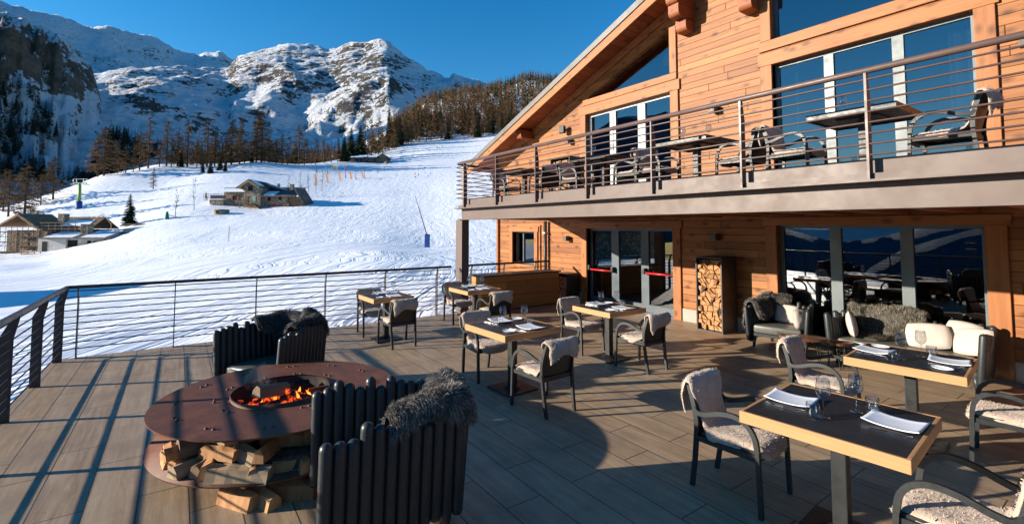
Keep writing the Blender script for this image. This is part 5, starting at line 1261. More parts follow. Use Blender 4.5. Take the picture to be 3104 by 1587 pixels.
def cloth_mesh(G, thick, name, mat, parent=None, hair=0, L=0.03, w=0.002, flow_down=True, bump=0.006, seed=1, bs=22):
    """G: n x m x 3 grid = upper surface; gives it thickness, lumps and hair"""
    n, m = G.shape[:2]
    du = np.gradient(G, axis=0); dv = np.gradient(G, axis=1)
    N = np.cross(du, dv); N /= np.linalg.norm(N, axis=2)[..., None] + 1e-9
    if N[n // 2, m // 2, 2] < 0: N = -N
    r = np.random.default_rng(seed)
    nz = np.array([mnoise.fractal(Vector(p) * bs + Vector((seed, 0, 0)), 0.8, 2.0, 3) for p in G.reshape(-1, 3)]).reshape(n, m)
    e = np.ones((n, m)); e[0] = e[-1] = 0.25; e[:, 0] = e[:, -1] = 0.25; e[1] *= .75; e[-2] *= .75; e[:, 1] *= .75; e[:, -2] *= .75
    U = G + N * (thick * e + nz * bump)[..., None]; D = G - N * 0.002
    V = np.concatenate([U.reshape(-1, 3), D.reshape(-1, 3)]); f = np.array(grid_faces(n, m)); k = n * m
    Q = [f, f[:, ::-1] + k]
    for seq in ([i * m for i in range(n)], [i * m + m - 1 for i in range(n)], list(range(m)), [(n - 1) * m + j for j in range(m)]):
        a = np.array(seq[:-1]); b = np.array(seq[1:]); Q.append(np.stack([a, b, b + k, a + k], 1))
    Q = np.concatenate(Q)
    if hair:
        fl = dv / (np.linalg.norm(dv, axis=2)[..., None] + 1e-9)
        c = (np.arange(m) - m / 2)[None, :, None]; fl = fl * np.sign(c) if flow_down else fl
        # dense sampling by random bilinear mixes
        i = r.integers(0, n - 1, hair * 2); j = r.integers(0, m - 1, hair * 2); a = r.random((hair * 2, 1)); b = r.random((hair * 2, 1))
        P = (U[i, j] * (1 - a) + U[i + 1, j] * a) * (1 - b) + (U[i, j + 1] * (1 - a) + U[i + 1, j + 1] * a) * b
        hv, hq = blades(P, N[i, j], hair, L, w, fl[i, j], r)
        Q = np.concatenate([Q, hq + len(V)]); V = np.concatenate([V, hv])
    return np_mesh(name, V, Q, MAT[mat], parent)
def skin_grid(seed):
    r = random.Random(seed)
    prof = smooth_path([(0, -.322, .56), (0, -.333, .63), (0, -.332, .70), (0, -.308, .752), (0, -.268, .757), (0, -.247, .70), (0, -.222, .60), (0, -.197, .50), (0, -.165, .437), (0, -.09, .422), (0, .03, .418), (0, .14, .418), (0, .215, .41), (0, .247, .375), (0, .250, .335)], 40)
    half = np.interp(np.linspace(0, 1, 40), [0, .1, .22, .32, .45, .56, .7, .85, .95, 1], [.17, .205, .222, .225, .188, .195, .225, .215, .17, .10])
    G = np.zeros((40, 21, 3)); ph = r.uniform(0, 6)
    for i, p in enumerate(prof):
        h = half[i] * (1 + .06 * math.sin(i * .55 + ph) + .03 * math.sin(i * 1.3 + 2 * ph))
        for j in range(21):
            u = -1 + j / 10; x = u * h; y, z = p.y, p.z
            if i < 14: y -= .035 * (1 - min(1, (x / .2) ** 2)) * .8 - .0; 
            elif i < 21: y -= .02 * (1 - u * u)
            if i < 9: z += (1 - i / 9) * (.055 * (1 - u * u) - .05 * (u * math.cos(ph)) + .015 * math.sin(4 * u + ph))
            if 22 < i < 36 and abs(x) > .19: z -= (abs(x) - .19) * 1.1
            G[i, j] = (x, y, z)
    return G[:, ::-1]
SK = [cloth_mesh(skin_grid(s), .022, 'sheepskin', 'sheepskin', None, 2600, .013, .0026, False, .007, s, 34).data for s in (1, 2, 3)]
for o in [o for o in scene.objects if o.name.startswith('sheepskin')]: bpy.data.objects.remove(o)
chair_used = []
def place_chair(x, y, z, rz, lab, group, k=0):
    c = CH0 if not chair_used else copy_tree(CH0)
    chair_used.append(1)
    c.location = (x, y, z); c.rotation_euler = (0, 0, rz); c['label'] = lab; c['group'] = group
    s = bpy.data.objects.new('sheepskin', SK[k % 3]); COL.objects.link(s); s.location = (x, y, z); s.rotation_euler = (0, 0, rz)
    if k % 2: s.scale = (-1, 1, 1)
    tag(s, 'cream sheepskin on the ' + lab.replace('black armchair ', 'chair ').replace('the balcony table before', 'balcony table by').replace('the balcony table beside', 'balcony table by'), 'sheepskin', 'sheepskins on the chairs')
def make_table(size=0.84, edge='oak_edge'):
    t_ = thing('dining_table', 'x', 'table'); h = .75
    b = size / 2; e = .022
    MB().box(-b + e, b - e, -b + e, b - e, h - .055, h).build('tabletop', MAT['laminate'], t_)
    for (x0, x1, y0, y1, ax) in [(-b, -b + e, -b, b, 0), (b - e, b, -b, b, 0), (-b + e, b - e, -b, -b + e, 1), (-b + e, b - e, b - e, b, 1)]:
        m = MB(); m.bbox(((x0 + x1) / 2, (y0 + y1) / 2, h - .034), (x1 - x0 - .0005, y1 - y0 - .0005, .072), 0, .004)
        if ax == 1:
            # turn the mesh so that its grain runs along the strip
            o = MB().bbox((0, 0, 0), (y1 - y0 - .0005, x1 - x0 - .0005, .072), 0, .004).build('edge_strip', MAT[edge], t_)
            o.location = ((x0 + x1) / 2, (y0 + y1) / 2, h - .034); o.rotation_euler = (0, 0, PI / 2)
        else: m.build('edge_strip', MAT[edge], t_)
    MB().bbox((0, 0, .37), (.085, .085, .67), 0, .006).build('column', MAT['steel_black'], t_)
    MB().bbox((0, 0, .012), (.44, .44, .016), 0, .004).lathe([(.14, .02), (.065, .06)], 4).build('base_plate', MAT['steel_black'], t_)
    MB().box(-.2, .2, -.2, .2, h - .068, h - .057).build('top_plate', MAT['steel_black'], t_)
    return t_
TB = {}
def wine_glass(nm, lab, grp, x, y, z, mesh={}):
    if 'w' not in mesh:
        m = MB(); m.lathe([(.0, .0), (.036, .001), (.036, .003), (.006, .008), (.0042, .015), (.004, .095), (.008, .105), (.026, .122), (.040, .143), (.043, .16), (.040, .19), (.034, .232), (.0332, .232), (.039, .19), (.0418, .16), (.0388, .144), (.0255, .124), (.0, .109)], 24); o = m.build('wine_glass', MAT['drink_glass'], None); mesh['w'] = o.data; bpy.data.objects.remove(o)
    o = bpy.data.objects.new(nm, mesh['w']); COL.objects.link(o); o.location = (x, y, z); tag(o, lab, 'wine glass', grp)
def tumbler(nm, lab, grp, x, y, z, mesh={}):
    if 't' not in mesh:
        m = MB(); m.lathe([(.0, .0), (.030, .0), (.036, .006), (.041, .03), (.0405, .06), (.036, .098), (.0352, .098), (.0393, .06), (.0395, .03), (.034, .010), (.0, .008)], 22); o = m.build('tumbler', MAT['drink_glass'], None); mesh['t'] = o.data; bpy.data.objects.remove(o)
    o = bpy.data.objects.new(nm, mesh['t']); COL.objects.link(o); o.location = (x, y, z); tag(o, lab, 'tumbler', grp)
def plate_mesh():
    n = 15; V = []
    for i in range(n):
        for j in range(n):
            u = -1 + 2 * i / (n - 1); v = -1 + 2 * j / (n - 1)
            V.append((u * .115 * (1 + .03 * v * v), v * .138, .006 + .016 * abs(v) ** 2.4 + .006 * abs(u) ** 4))
    b = len(V); V += [(x, y, z - .005) for x, y, z in V]; f = grid_faces(n, n); m = MB(); m.add(V, f + [tuple(b + i for i in reversed(q)) for q in f], True)
    for seq in ([i * n for i in range(n)], [i * n + n - 1 for i in range(n)], list(range(n)), [(n - 1) * n + j for j in range(n)]):
        m.f += [(p, q, q + b, p + b) for p, q in zip(seq[:-1], seq[1:])]; m.sm += [False] * (n - 1)
    o = m.build('dinner_plate', MAT['porcelain'], None); d = o.data; bpy.data.objects.remove(o); return d
PLM = plate_mesh()
_o = MB().lathe([(0, .003), (.05, .004), (.068, .012), (.07, .013), (.068, .009), (.05, .0), (0, 0)], 24, sx=0.82, sy=1.12).build('side_plate', MAT['porcelain'], None); SPM = _o.data; bpy.data.objects.remove(_o)
_m = MB(); _m.tube([(0, -.105, .004), (0, -.03, .006), (0, .035, .006), (0, .055, .004)], 0, flat=(.010, .003)); _m.box(-.011, .011, .054, .066, .003, .006)
for _x in (-.009, -.003, .003, .009): _m.box(_x - .0015, _x + .0015, .066, .105, .003, .006)
_o = _m.build('fork', MAT['cutlery'], None); FKM = _o.data; bpy.data.objects.remove(_o)
_m = MB(); _m.tube([(0, -.115, .004), (0, -.01, .005)], 0, flat=(.012, .005)); _m.prism([(-.008, -.01), (.007, -.01), (.009, .06), (.004, .115), (-.006, .10)], .003, .0055, 'Z')
_o = _m.build('knife', MAT['cutlery'], None); KNM = _o.data; bpy.data.objects.remove(_o)
def item(nm, me, lab, cat, grp, x, y, z, rz=0.0):
    o = bpy.data.objects.new(nm, me); COL.objects.link(o); o.location = (x, y, z); o.rotation_euler = (0, 0, rz); return tag(o, lab, cat, grp)
def set_table(cx, cy, name, k=1.0, bread=True, rz=0.0, top=.75):
    c, s = math.cos(rz), math.sin(rz)
    def at(x, y): return cx + k * (x * c - y * s), cy + k * (x * s + y * c)
    r = random.Random(int(cx * 100 + cy * 10)); z = top + .0005; j = lambda a=.012: r.uniform(-a, a)
    G = 'tableware on the terrace tables'
    x, y = at(.03, .275); item('dinner_plate', PLM, 'white curved plate at the left place of ' + name, 'plate', G, x, y, z, rz + j(.1))
    x, y = at(.075, -.262); item('dinner_plate', PLM, 'white curved plate at the right place of ' + name, 'plate', G, x, y, z, rz + j(.1))
    x, y = at(-.12 + j(), .043); wine_glass('wine_glass', 'stemmed wine glass at the left place of ' + name, G, x, y, z)
    x, y = at(.135 + j(), -.06); wine_glass('wine_glass', 'stemmed wine glass at the right place of ' + name, G, x, y, z)
    x, y = at(-.202, .083 + j()); tumbler('tumbler', 'stemless water glass at the left place of ' + name, G, x, y, z)
    x, y = at(.188, -.12 + j()); tumbler('tumbler', 'stemless water glass at the right place of ' + name, G, x, y, z)
    for sgn, sd_ in ((1, 'left'), (-1, 'right')):
        x, y = at(-.125 if sgn < 0 else -.155, sgn * .25); item('fork', FKM, 'steel fork beside the plate at the %s place of %s' % (sd_, name), 'fork', G, x, y, z, rz + .14 + (PI if sgn > 0 else 0) + j(.06))
        x, y = at(-.098 if sgn < 0 else -.128, sgn * .258); item('knife', KNM, 'steel knife beside the plate at the %s place of %s' % (sd_, name), 'knife', G, x, y, z, rz + .10 + (PI if sgn > 0 else 0) + j(.06))
    if bread:
        x, y = at(.285, .275); item('side_plate', SPM, 'small oval bread plate at the left place of ' + name, 'bread plate', G, x, y, z, j(.3))
        x, y = at(-.24, -.25); item('side_plate', SPM, 'small oval bread plate at the right place of ' + name, 'bread plate', G, x, y, z, j(.3))
proto_t = {}
def place_table(x, y, z, size, lab, group, rz=0.0, edge='oak_edge'):
    if (size, edge) not in proto_t: proto_t[size, edge] = make_table(size, edge); o = proto_t[size, edge]
    else: o = copy_tree(proto_t[size, edge])
    o.location = (x, y, z); o.rotation_euler = (0, 0, rz); o['label'] = lab; o['group'] = group
TG = 'dining tables on the terrace'; CG = 'dining chairs on the terrace'
TERR = [  # x, y, size, rz, table label, name used in labels, left chair (x,y,turn), right chair
    (3.45, 1.31, .86, R_(5), 'nearest black topped table with an oak edge, at the bottom right', 'the nearest table', (3.43, 1.955, .09), (3.43, .735, .06), False),
    (5.45, 1.48, .82, R_(6), 'black topped oak edged table standing in front of the sofa', 'the table by the sofa', (5.28, 2.13, .10), (5.58, .86, .12), True),
    (3.32, 4.715, .83, R_(2), 'black topped oak edged table in the middle of the terrace behind the front armchair', 'the middle table', (3.34, 5.35, -.03), (3.27, 4.06, .02), True),
    (5.25, 4.97, .76, 0, 'black topped oak edged table in front of the glass doors', 'the table by the doors', (5.25, 5.56, .06), (5.29, 4.41, .0), True),
    (2.97, 8.03, .72, R_(2), 'small oak edged table beside the snow side railing, left of the column', 'the railing table', (2.93, 8.58, .0), (3.00, 7.55, .0), True),
    (4.73, 7.98, .75, 0, 'small oak edged table next to the wooden counter and steel column', 'the counter table', (4.72, 8.62, .0), (4.80, 7.40, -.1), True)]
for i, (x, y, s, rz, lab, nm, lc, rc, bread) in enumerate(TERR):
    place_table(x, y, 0, s, lab, TG, rz); set_table(x, y, nm, s / .84, bread, rz)
    place_chair(lc[0], lc[1], 0, PI + lc[2], 'black armchair on the left side of ' + nm, CG, i * 2)
    place_chair(rc[0], rc[1], 0, rc[2], 'black armchair on the right side of ' + nm, CG, i * 2 + 1)
for i, (x, y, nm) in enumerate([(6.12, 1.98, 'the balcony table before the large window'), (6.12, 4.03, 'the balcony table beside the bare timber wall'), (6.2, 5.95, 'the balcony table before the white door'), (6.2, 8.33, 'the leftmost balcony table')]):
    lab = 'dark square ' + nm[4:]
    place_table(x, y, DK, .82, lab, 'tables on the balcony', 0, 'table_edge_dark')
    place_chair(x - .02, y + .70, DK, PI + .04 * i, 'black armchair on the left of ' + nm, 'chairs on the balcony', i)
    place_chair(x + .02, y - .68, DK, -.05 * i, 'black armchair on the right of ' + nm, 'chairs on the balcony', i + 1)
    G = 'glasses on the balcony tables'
    wine_glass('wine_glass', 'stemmed wine glass left on ' + nm, G, x - .1, y + .16, DK + .7505)
    if i == 0: tumbler('tumbler', 'water glass standing on ' + nm, G, x - .05, y - .1, DK + .7505)
    else: wine_glass('wine_glass', 'stemmed wine glass right on ' + nm, G, x + .02, y - .18, DK + .7505)

# ================================================================== LOUNGE SEATS
def lounge(name, label, cat, x, y, rz, wf, wb, dep, hs=(.64, .76), sc=1.0, seed=1, nb=9, ns=12, group=None):
    t_ = thing(name, label, cat, (x, y, 0), rz, group); t_.scale = (sc, sc, sc)
    r = random.Random(seed); pl = MAT['lounge_plastic']
    def panel(p0, p1, n, lean):
        m = MB(); d = Vector((p1[0] - p0[0], p1[1] - p0[1], 0)); out = Vector((d.y, -d.x, 0)).normalized() * lean
        rad = d.length / (n - 1) * .52
        for k in range(n):
            b = Vector((p0[0], p0[1], 0)) + d * (k / (n - 1)); h = r.uniform(*hs); zb = r.uniform(.10, .15)
            pts = [b + out * zb / .7 + Vector((0, 0, zb - rad * .6)), b + out * zb / .7 + Vector((0, 0, zb)), b + out * h / .7 + Vector((0, 0, h - rad))]
            pts = [pts[0], pts[1]] + [pts[1].lerp(pts[2], s) for s in (.5, 1)] + [pts[2] + Vector((0, 0, rad * s)) for s in (.5, .85, .99)]
            m.tube(pts, [rad * .8, rad, rad, rad, rad * .87, rad * .53, rad * .1], 10)
        return m
    panel((-wf / 2, dep / 2), (-wb / 2, -dep / 2), ns, .05).build('side_panel', pl, t_)
    panel((wb / 2, -dep / 2), (wf / 2, dep / 2), ns, .05).build('side_panel', pl, t_)
    panel((-wb / 2, -dep / 2), (wb / 2, -dep / 2), nb, .05).build('back_panel', pl, t_)
    sb = MB(); sb.prism([(-wf / 2 + .03, dep / 2 - .05), (wf / 2 - .03, dep / 2 - .05), (wb / 2 - .02, -dep / 2 + .03), (-wb / 2 + .02, -dep / 2 + .03)], .19, .24, 'Z'); sb.build('seat_base', pl, t_)
    bm = bmesh.new(); vs = []
    for z in (.245, .385):
        for a, b in [(-wf / 2 + .055, dep / 2 - .03), (wf / 2 - .055, dep / 2 - .03), (wb / 2 - .045, -dep / 2 + .055), (-wb / 2 + .045, -dep / 2 + .055)]: vs.append(bm.verts.new((a, b, z)))
    for f in [(3, 2, 1, 0), (4, 5, 6, 7), (0, 1, 5, 4), (1, 2, 6, 5), (2, 3, 7, 6), (3, 0, 4, 7)]: bm.faces.new([vs[i] for i in f])
    bmesh.ops.bevel(bm, geom=bm.edges[:], offset=.032, segments=4, profile=.5, affect='EDGES')
    bmesh.ops.recalc_face_normals(bm, faces=bm.faces)
    for f in bm.faces: f.smooth = True
    me = bpy.data.meshes.new('seat_cushion'); bm.to_mesh(me); bm.free(); me.materials.append(MAT['leatherette'])
    o = bpy.data.objects.new('seat_cushion', me); COL.objects.link(o); o.parent = t_
    for a, b in [(-wf / 2 + .06, dep / 2 - .09), (wf / 2 - .06, dep / 2 - .09), (wb / 2 - .06, -dep / 2 + .07), (-wb / 2 + .06, -dep / 2 + .07)]:
        MB().tube([(a * 1.03, b * 1.03, 0), (a, b, .2)], [.024, .034], 10).build('leg', pl, t_)
    return t_
def throw(name, label, frame, path, inside, outside, mat, hair, L, w, seed, lift=.045, wav=.03, bmp=.018):
    """long haired fur laid over the top edge of the panels; path in the seat's own coordinates"""
    x, y, rz, sc = frame; n, m = 46, 25
    M = Matrix.Translation((x, y, 0)) @ Matrix.Rotation(rz, 4, 'Z') @ Matrix.Scale(sc, 4)
    P = smooth_path([(a, b, c) for a, b, c in path], n); G = np.zeros((n, m, 3)); r = random.Random(seed); ph = r.uniform(0, 6)
    for i in range(n):
        t = (P[min(i + 1, n - 1)] - P[max(i - 1, 0)]); t.z = 0; t.normalize(); out = Vector((t.y, -t.x, 0)); s = i / (n - 1)
        li = np.interp(s, *zip(*inside)) * (1 + .12 * math.sin(7 * s + ph)); lo = np.interp(s, *zip(*outside)) * (1 + .15 * math.sin(9 * s + 2 * ph))
        for j in range(m):
            q = -li + (li + lo) * j / (m - 1); rr = .055
            fold = wav * math.sin(13 * s + ph + 2.5 * q) * min(1, abs(q) * 5)
            if abs(q) < rr * 1.57:
                a = q / rr; d = out * (rr * math.sin(a)) + Vector((0, 0, rr * math.cos(a)))
            else:
                sg = 1 if q > 0 else -1; e = abs(q) - rr * 1.57
                slide = .35 * e if sg < 0 else .10 * e
                d = out * (sg * (rr + slide + abs(fold) * (1 if sg > 0 else .6))) + Vector((0, 0, -e))
            p = P[i] + d + Vector((0, 0, wav * .5 * math.sin(11 * s + ph)))
            if p.z < .40 and q < 0: p = Vector((p.x, p.y, .40 + .01 * math.sin(9 * s))) - out * (.40 - p.z) * .8 
            if p.z < .03: p.z = .03
            G[i, j] = M @ p
    o3 = Vector((x, y, .5)); G = G - np.array(o3)
    o = cloth_mesh(G, lift, name, mat, None, hair, L, w, True, bmp, seed, 9)
    o.location = o3; return tag(o, label, 'fur throw', 'fur throws on the lounge seats')
FA = (.95, 6.13, R_(125), 1.0); FB = (1.15, 3.11, R_(80), 1.0); FC = (8.05, 3.82, R_(100), .92); FS = (8.02, 2.2, R_(90), .95)
lounge('lounge_armchair', 'dark rounded post armchair behind the fire table, against the railing', 'armchair', *FA[:3], .84, .60, .76, hs=(.75, .83), seed=3)
lounge('lounge_armchair', 'large dark rounded post armchair in the front, its back to the viewer', 'armchair', *FB[:3], .82, .58, .80, hs=(.745, .83), seed=8)
lounge('lounge_armchair', 'dark rounded post armchair against the wall right of the tall firewood rack', 'armchair', *FC[:3], .86, .64, .76, hs=(.66, .78), sc=.92, seed=5)
lounge('lounge_sofa', 'dark rounded post sofa with pale cushions under the large window', 'sofa', *FS[:3], 1.60, 1.50, .78, sc=.95, seed=6, nb=23, ns=10)
throw('fur_throw', 'dark fur throw over the armchair behind the fire table', FA, [(.37, -.02, .78), (.32, -.25, .79), (.26, -.37, .80), (.0, -.40, .77), (-.12, -.39, .86), (-.26, -.37, .80), (-.33, -.22, .79), (-.38, .16, .77)][::-1], [(0, .10), (.3, .22), (.5, .50), (.8, .30), (1, .12)], [(0, .05), (.18, .10), (.3, .36), (.42, .25), (.6, .08), (1, .06)], 'fur_black', 22000, .036, .0013, 3, lift=.035)
throw('fur_throw', 'dark grey fur throw hanging over the corner of the front armchair', FB, [(.16, -.42, .77), (.0, -.42, .80), (-.18, -.42, .81), (-.30, -.37, .80), (-.345, -.18, .80), (-.38, .05, .77)][::-1], [(0, .30), (.5, .30), (1, .22)], [(0, .14), (.25, .12), (.5, .20), (1, .16)], 'fur_dark', 42000, .040, .0013, 6, lift=.045, wav=.02)
throw('fur_throw', 'dark fur throw hanging over the left arm of the armchair by the firewood rack', FC, [(.44, .28, .70), (.40, .0, .73), (.34, -.33, .77), (.24, -.40, .78), (-.06, -.41, .76)][::-1], [(0, .10), (.5, .30), (1, .30)], [(0, .06), (.5, .15), (.75, .45), (1, .42)], 'fur_dark', 16000, .042, .0016, 9)
throw('fur_throw', 'brown grey fur throw spread over the left half of the sofa back and seat', FS, [(.80, -.30, .70), (.62, -.42, .72), (.30, -.41, .72), (.02, -.41, .75), (-.14, -.40, .70)][::-1], [(0, .16), (.25, .40), (.5, .74), (.75, .55), (1, .12)], [(0, .06), (1, .08)], 'fur_brown', 22000, .05, .0016, 12, wav=.055, bmp=.03)
def pillow(label, p, size, rot, mat='cushion_cloth', seed=1):
    n = 17; V = []; F = []
    for sgn in (1, -1):
        b = len(V)
        for i in range(n):
            for j in range(n):
                u = -1 + 2 * i / (n - 1); v = -1 + 2 * j / (n - 1)
                k = max(0, (1 - abs(u) ** 2.6) * (1 - abs(v) ** 2.6)) ** .5; pinch = 1 - .07 * (1 - abs(u)) * abs(v) ** 3 - .07 * (1 - abs(v)) * abs(u) ** 3
                rc = 1 - .13 * (u * u * v * v)
                V.append((u * rc * size[0] / 2 * (1 - .05 * v * v * (1 - u * u)), v * rc * size[1] / 2 * (1 - .05 * u * u * (1 - v * v)), sgn * (size[2] / 2 * k + .002) + .006 * mnoise.noise(Vector((u * 2 + seed, v * 2, sgn)))))
        f = grid_faces(n, n); F += [tuple(b + i for i in (q if sgn > 0 else tuple(reversed(q)))) for q in f]
    m = MB(); m.add(V, F, True); o = m.build('cushion', MAT[mat], None); o.location = p; o.rotation_euler = rot
    return tag(o, label, 'cushion', 'pale cushions on the lounge seats')
pillow('white cushion standing upright at the left arm of the sofa', (7.92, 2.80, .545), (.36, .36, .12), (R_(80), R_(10), R_(20)), seed=2)
pillow('wide pale cushion in the middle of the sofa, right of the fur', (8.02, 1.98, .52), (.46, .34, .15), (R_(62), R_(-4), R_(-78)), seed=3)
pillow('pale cushion leaning at the back right of the sofa', (8.20, 1.68, .56), (.38, .36, .14), (R_(64), R_(6), R_(-96)), seed=4)
pillow('large pale cushion in front at the right arm of the sofa', (8.00, 1.55, .53), (.42, .36, .15), (R_(60), R_(-8), R_(-112)), seed=5)
pillow('pale cushion at the right arm of the armchair by the firewood rack', (7.98, 3.50, .49), (.30, .32, .11), (R_(78), R_(4), R_(-20)), seed=6)
pillow('shaded grey cushion at the back of the armchair by the firewood rack', (8.27, 3.85, .50), (.36, .30, .11), (R_(70), R_(0), R_(-84)), seed=7)
def coffee_table(lab, x, y, h, rx, ry, rz, legs, nm='side_table'):
    t_ = thing(nm, lab, 'side table', (x, y, 0), rz)
    n = 28; poly = [(rx * math.cos(a) * (1 + .10 * math.sin(2 * a + 1) + .05 * math.sin(3 * a)), ry * math.sin(a) * (1 + .08 * math.cos(3 * a))) for a in [2 * PI * k / n for k in range(n)]]
    MB().prism(poly, h - .035, h, 'Z').build('tabletop', MAT['old_timber_top'], t_)
    for k in range(legs):
        a = 2 * PI * k / legs + .4; c = Vector((rx * .72 * math.cos(a), ry * .72 * math.sin(a), 0)); s = Vector((-math.sin(a), math.cos(a), 0))
        MB().tube(smooth_path([c + s * .05 + Vector((0, 0, h - .036)), c * 1.12 + s * .012 + Vector((0, 0, .02)), c * 1.13 + Vector((0, 0, .007)), c * 1.12 - s * .012 + Vector((0, 0, .02)), c - s * .05 + Vector((0, 0, h - .036))], 18), .006, 6).build('leg', MAT['steel_black'], t_)
wood('old_timber_top', (0.075, 0.028, 0.013), (0.20, 0.085, 0.038), 'X', None, kind='Object', contrast=0.9, knots=0.3, rough=0.32)
coffee_table('oval dark wood side table between the armchair and the sofa', 7.10, 3.10, .42, .27, .17, R_(-60), 3)
coffee_table('lower small dark wood side table tucked beside the sofa', 7.46, 2.80, .36, .17, .13, R_(-50), 3)
# ================================================================== COUNTER
ct = thing('bar_counter', 'long pale wooden bar counter with a dark top below the balcony corner', 'counter', (6.74, 9.38, 0))
OC = (6.74, 9.38, 0)
cb2 = MB(); cb2.box(5.60, 7.90, 9.17, 9.60, 0.03, 0.80); cb2.build('body', MAT['counter_boards'], ct, OC)
MB().bbox((6.745, 9.385, .8175), (2.40, .49, .033), 0, .004).build('countertop', MAT['steel_black'], ct, OC)
MB().box(5.64, 7.86, 9.2, 9.57, 0, 0.03).build('kick_plinth', MAT['steel_black'], ct, OC)
# ================================================================== FIREWOOD
lrng = random.Random(21)
def rack(name, lab, x0, x1, y0, y1, z0, z1, t=.022, mat='frame_grey'):
    o = thing(name, lab, 'firewood rack', ((x0 + x1) / 2, (y0 + y1) / 2, z0)); O2 = ((x0 + x1) / 2, (y0 + y1) / 2, z0)
    MB().box(x0, x1, y0, y0 + t, z0, z1).build('side_panel', MAT[mat], o, O2); MB().box(x0, x1, y1 - t, y1, z0, z1).build('side_panel', MAT[mat], o, O2)
    MB().box(x0, x1, y0 + t, y1 - t, z0, z0 + t).build('base', MAT[mat], o, O2); MB().box(x0, x1, y0 + t, y1 - t, z1 - t, z1).build('top', MAT[mat], o, O2)
    MB().box(x1 - .01, x1, y0 + t, y1 - t, z0 + t, z1 - t).build('back', MAT['steel_black'], o, O2)
def log_end(poly, x, depth, lab, group):
    """a split log lying along X: polygon (y,z) outline with its own grain"""
    cy = sum(p[0] for p in poly) / len(poly); cz = sum(p[1] for p in poly) / len(poly)
    n = len(poly); tw = lrng.uniform(-.04, .04)
    V = [(a - cy, b - cz, 0) for a, b in poly]
    V2 = [((a - cy) * .96 + tw * .1, (b - cz) * .96, depth) for a, b in poly]
    m = MB(); m.add(V + V2 + [(0.004 * lrng.uniform(-1, 1), 0, -.004)], [(i, (i + 1) % n, 2 * n) for i in range(n)] + [(i, n + i, n + (i + 1) % n, (i + 1) % n) for i in range(n)] + [tuple(range(n, 2 * n))])
    o = m.build('firewood_log', MAT['log_bark'] if lrng.random() < .09 else MAT['log_wood'], None)
    o.rotation_euler = (Matrix(((0, 0, 1), (1, 0, 0), (0, 1, 0)))).to_euler(); o.location = (x, cy, cz)
    return tag(o, lab, 'firewood log', group)
def fill_rack(x, depth, y0, y1, z0, z1, nc, nr, lab, group, fill=1.0):
    gy = [[y0 + (y1 - y0) * (c / nc) + (lrng.uniform(-.36, .36) * (y1 - y0) / nc if 0 < c < nc else 0) for c in range(nc + 1)] for r in range(nr + 1)]
    gz = [[z0 + (z1 - z0) * (r / nr) + (lrng.uniform(-.34, .34) * (z1 - z0) / nr if 0 < r < nr else 0) for c in range(nc + 1)] for r in range(nr + 1)]
    for r in range(nr):
        for c in range(nc):
            q = [(gy[r][c], gz[r][c]), (gy[r][c + 1], gz[r][c + 1]), (gy[r + 1][c + 1], gz[r + 1][c + 1]), (gy[r + 1][c], gz[r + 1][c])]
            u = lrng.random() * .68
            polys = [[q[0], q[1], q[2]], [q[0], q[2], q[3]]] if u < .26 else [[q[0], q[1], q[3]], [q[1], q[2], q[3]]] if u < .5 else [q]
            for p in polys:
                cy = sum(a for a, b in p) / len(p); cz = sum(b for a, b in p) / len(p); k = .86 if len(p) == 4 else .82
                p = [(cy + (a - cy) * k, cz + (b - cz) * k) for a, b in p]
                if len(p) == 3 and lrng.random() < .6:      # a rounded bark side
                    a, b = p[0], p[1]; d = (b[1] - a[1], -(b[0] - a[0])); p = [a, ((a[0] * 2 + b[0]) / 3 + d[0] * .12, (a[1] * 2 + b[1]) / 3 + d[1] * .12), ((a[0] + b[0] * 2) / 3 + d[0] * .12, (a[1] + b[1] * 2) / 3 + d[1] * .12), b, p[2]]
                log_end(p, x + lrng.uniform(-.012, .06), depth, lab, group)
rack('firewood_rack', 'tall narrow steel rack full of split logs, between the glass doors and the armchair', 8.07, 8.55, 4.865, 5.395, 0, 1.37, mat='steel_dark')
fill_rack(8.095, .40, 4.895, 5.365, .03, 1.325, 6, 15, 'split log end among the logs of the tall rack right of the glass doors', 'logs in the tall rack')
rack('firewood_rack', 'low dark firewood rack in the shade left of the glass doors', 8.12, 8.55, 9.12, 9.56, 0, .74, mat='steel_black')
fill_rack(8.14, .36, 9.15, 9.53, .03, .66, 4, 6, 'split log end in the low shaded rack between the counter and the doors', 'logs in the low shaded rack')
rack('firewood_rack', 'firewood rack standing on the balcony behind the chairs', 8.20, 8.56, 9.08, 9.86, DK + .001, DK + 1.36, mat='steel_dark')
fill_rack(8.22, .30, 9.11, 9.83, DK + .03, DK + 1.28, 6, 10, 'split log end in the rack on the balcony', 'logs in the balcony rack')
# ================================================================== FIRE TABLE
fcx, fcy = .77, 4.58
ft = thing('fire_table', 'round rusty steel fire table with a burning bowl in the middle', 'fire table', (fcx, fcy, 0))
n = 96; V = []; F = []
for (r, z) in ((.405, .49), (.945, .49), (.947, .502), (.405, .502)):
    V += [(r * math.cos(2 * PI * k / n), r * math.sin(2 * PI * k / n), z) for k in range(n)]
for a, b in ((1, 0), (2, 1), (3, 2), (0, 3)): F += [(a * n + k, a * n + (k + 1) % n, b * n + (k + 1) % n, b * n + k) for k in range(n)]
MB().add(V, F).build('tabletop', MAT['corten'], ft)
bw = MB(); bw.lathe([(.385, .53), (.393, .53), (.393, .30), (.30, .20), (.0, .19)], 64); bw.build('bowl', MAT['corten'], ft); MB().lathe([(.384, .52), (.383, .33), (.30, .26), (.0, .25)], 64).build('bowl_lining', MAT['soot'], ft)
b2 = MB(); b2.lathe([(0, .175), (.995, .175), (.997, .188), (0, .188)], 96, c=(.05, .06, 0)); b2.build('base_disc', MAT['corten'], ft)
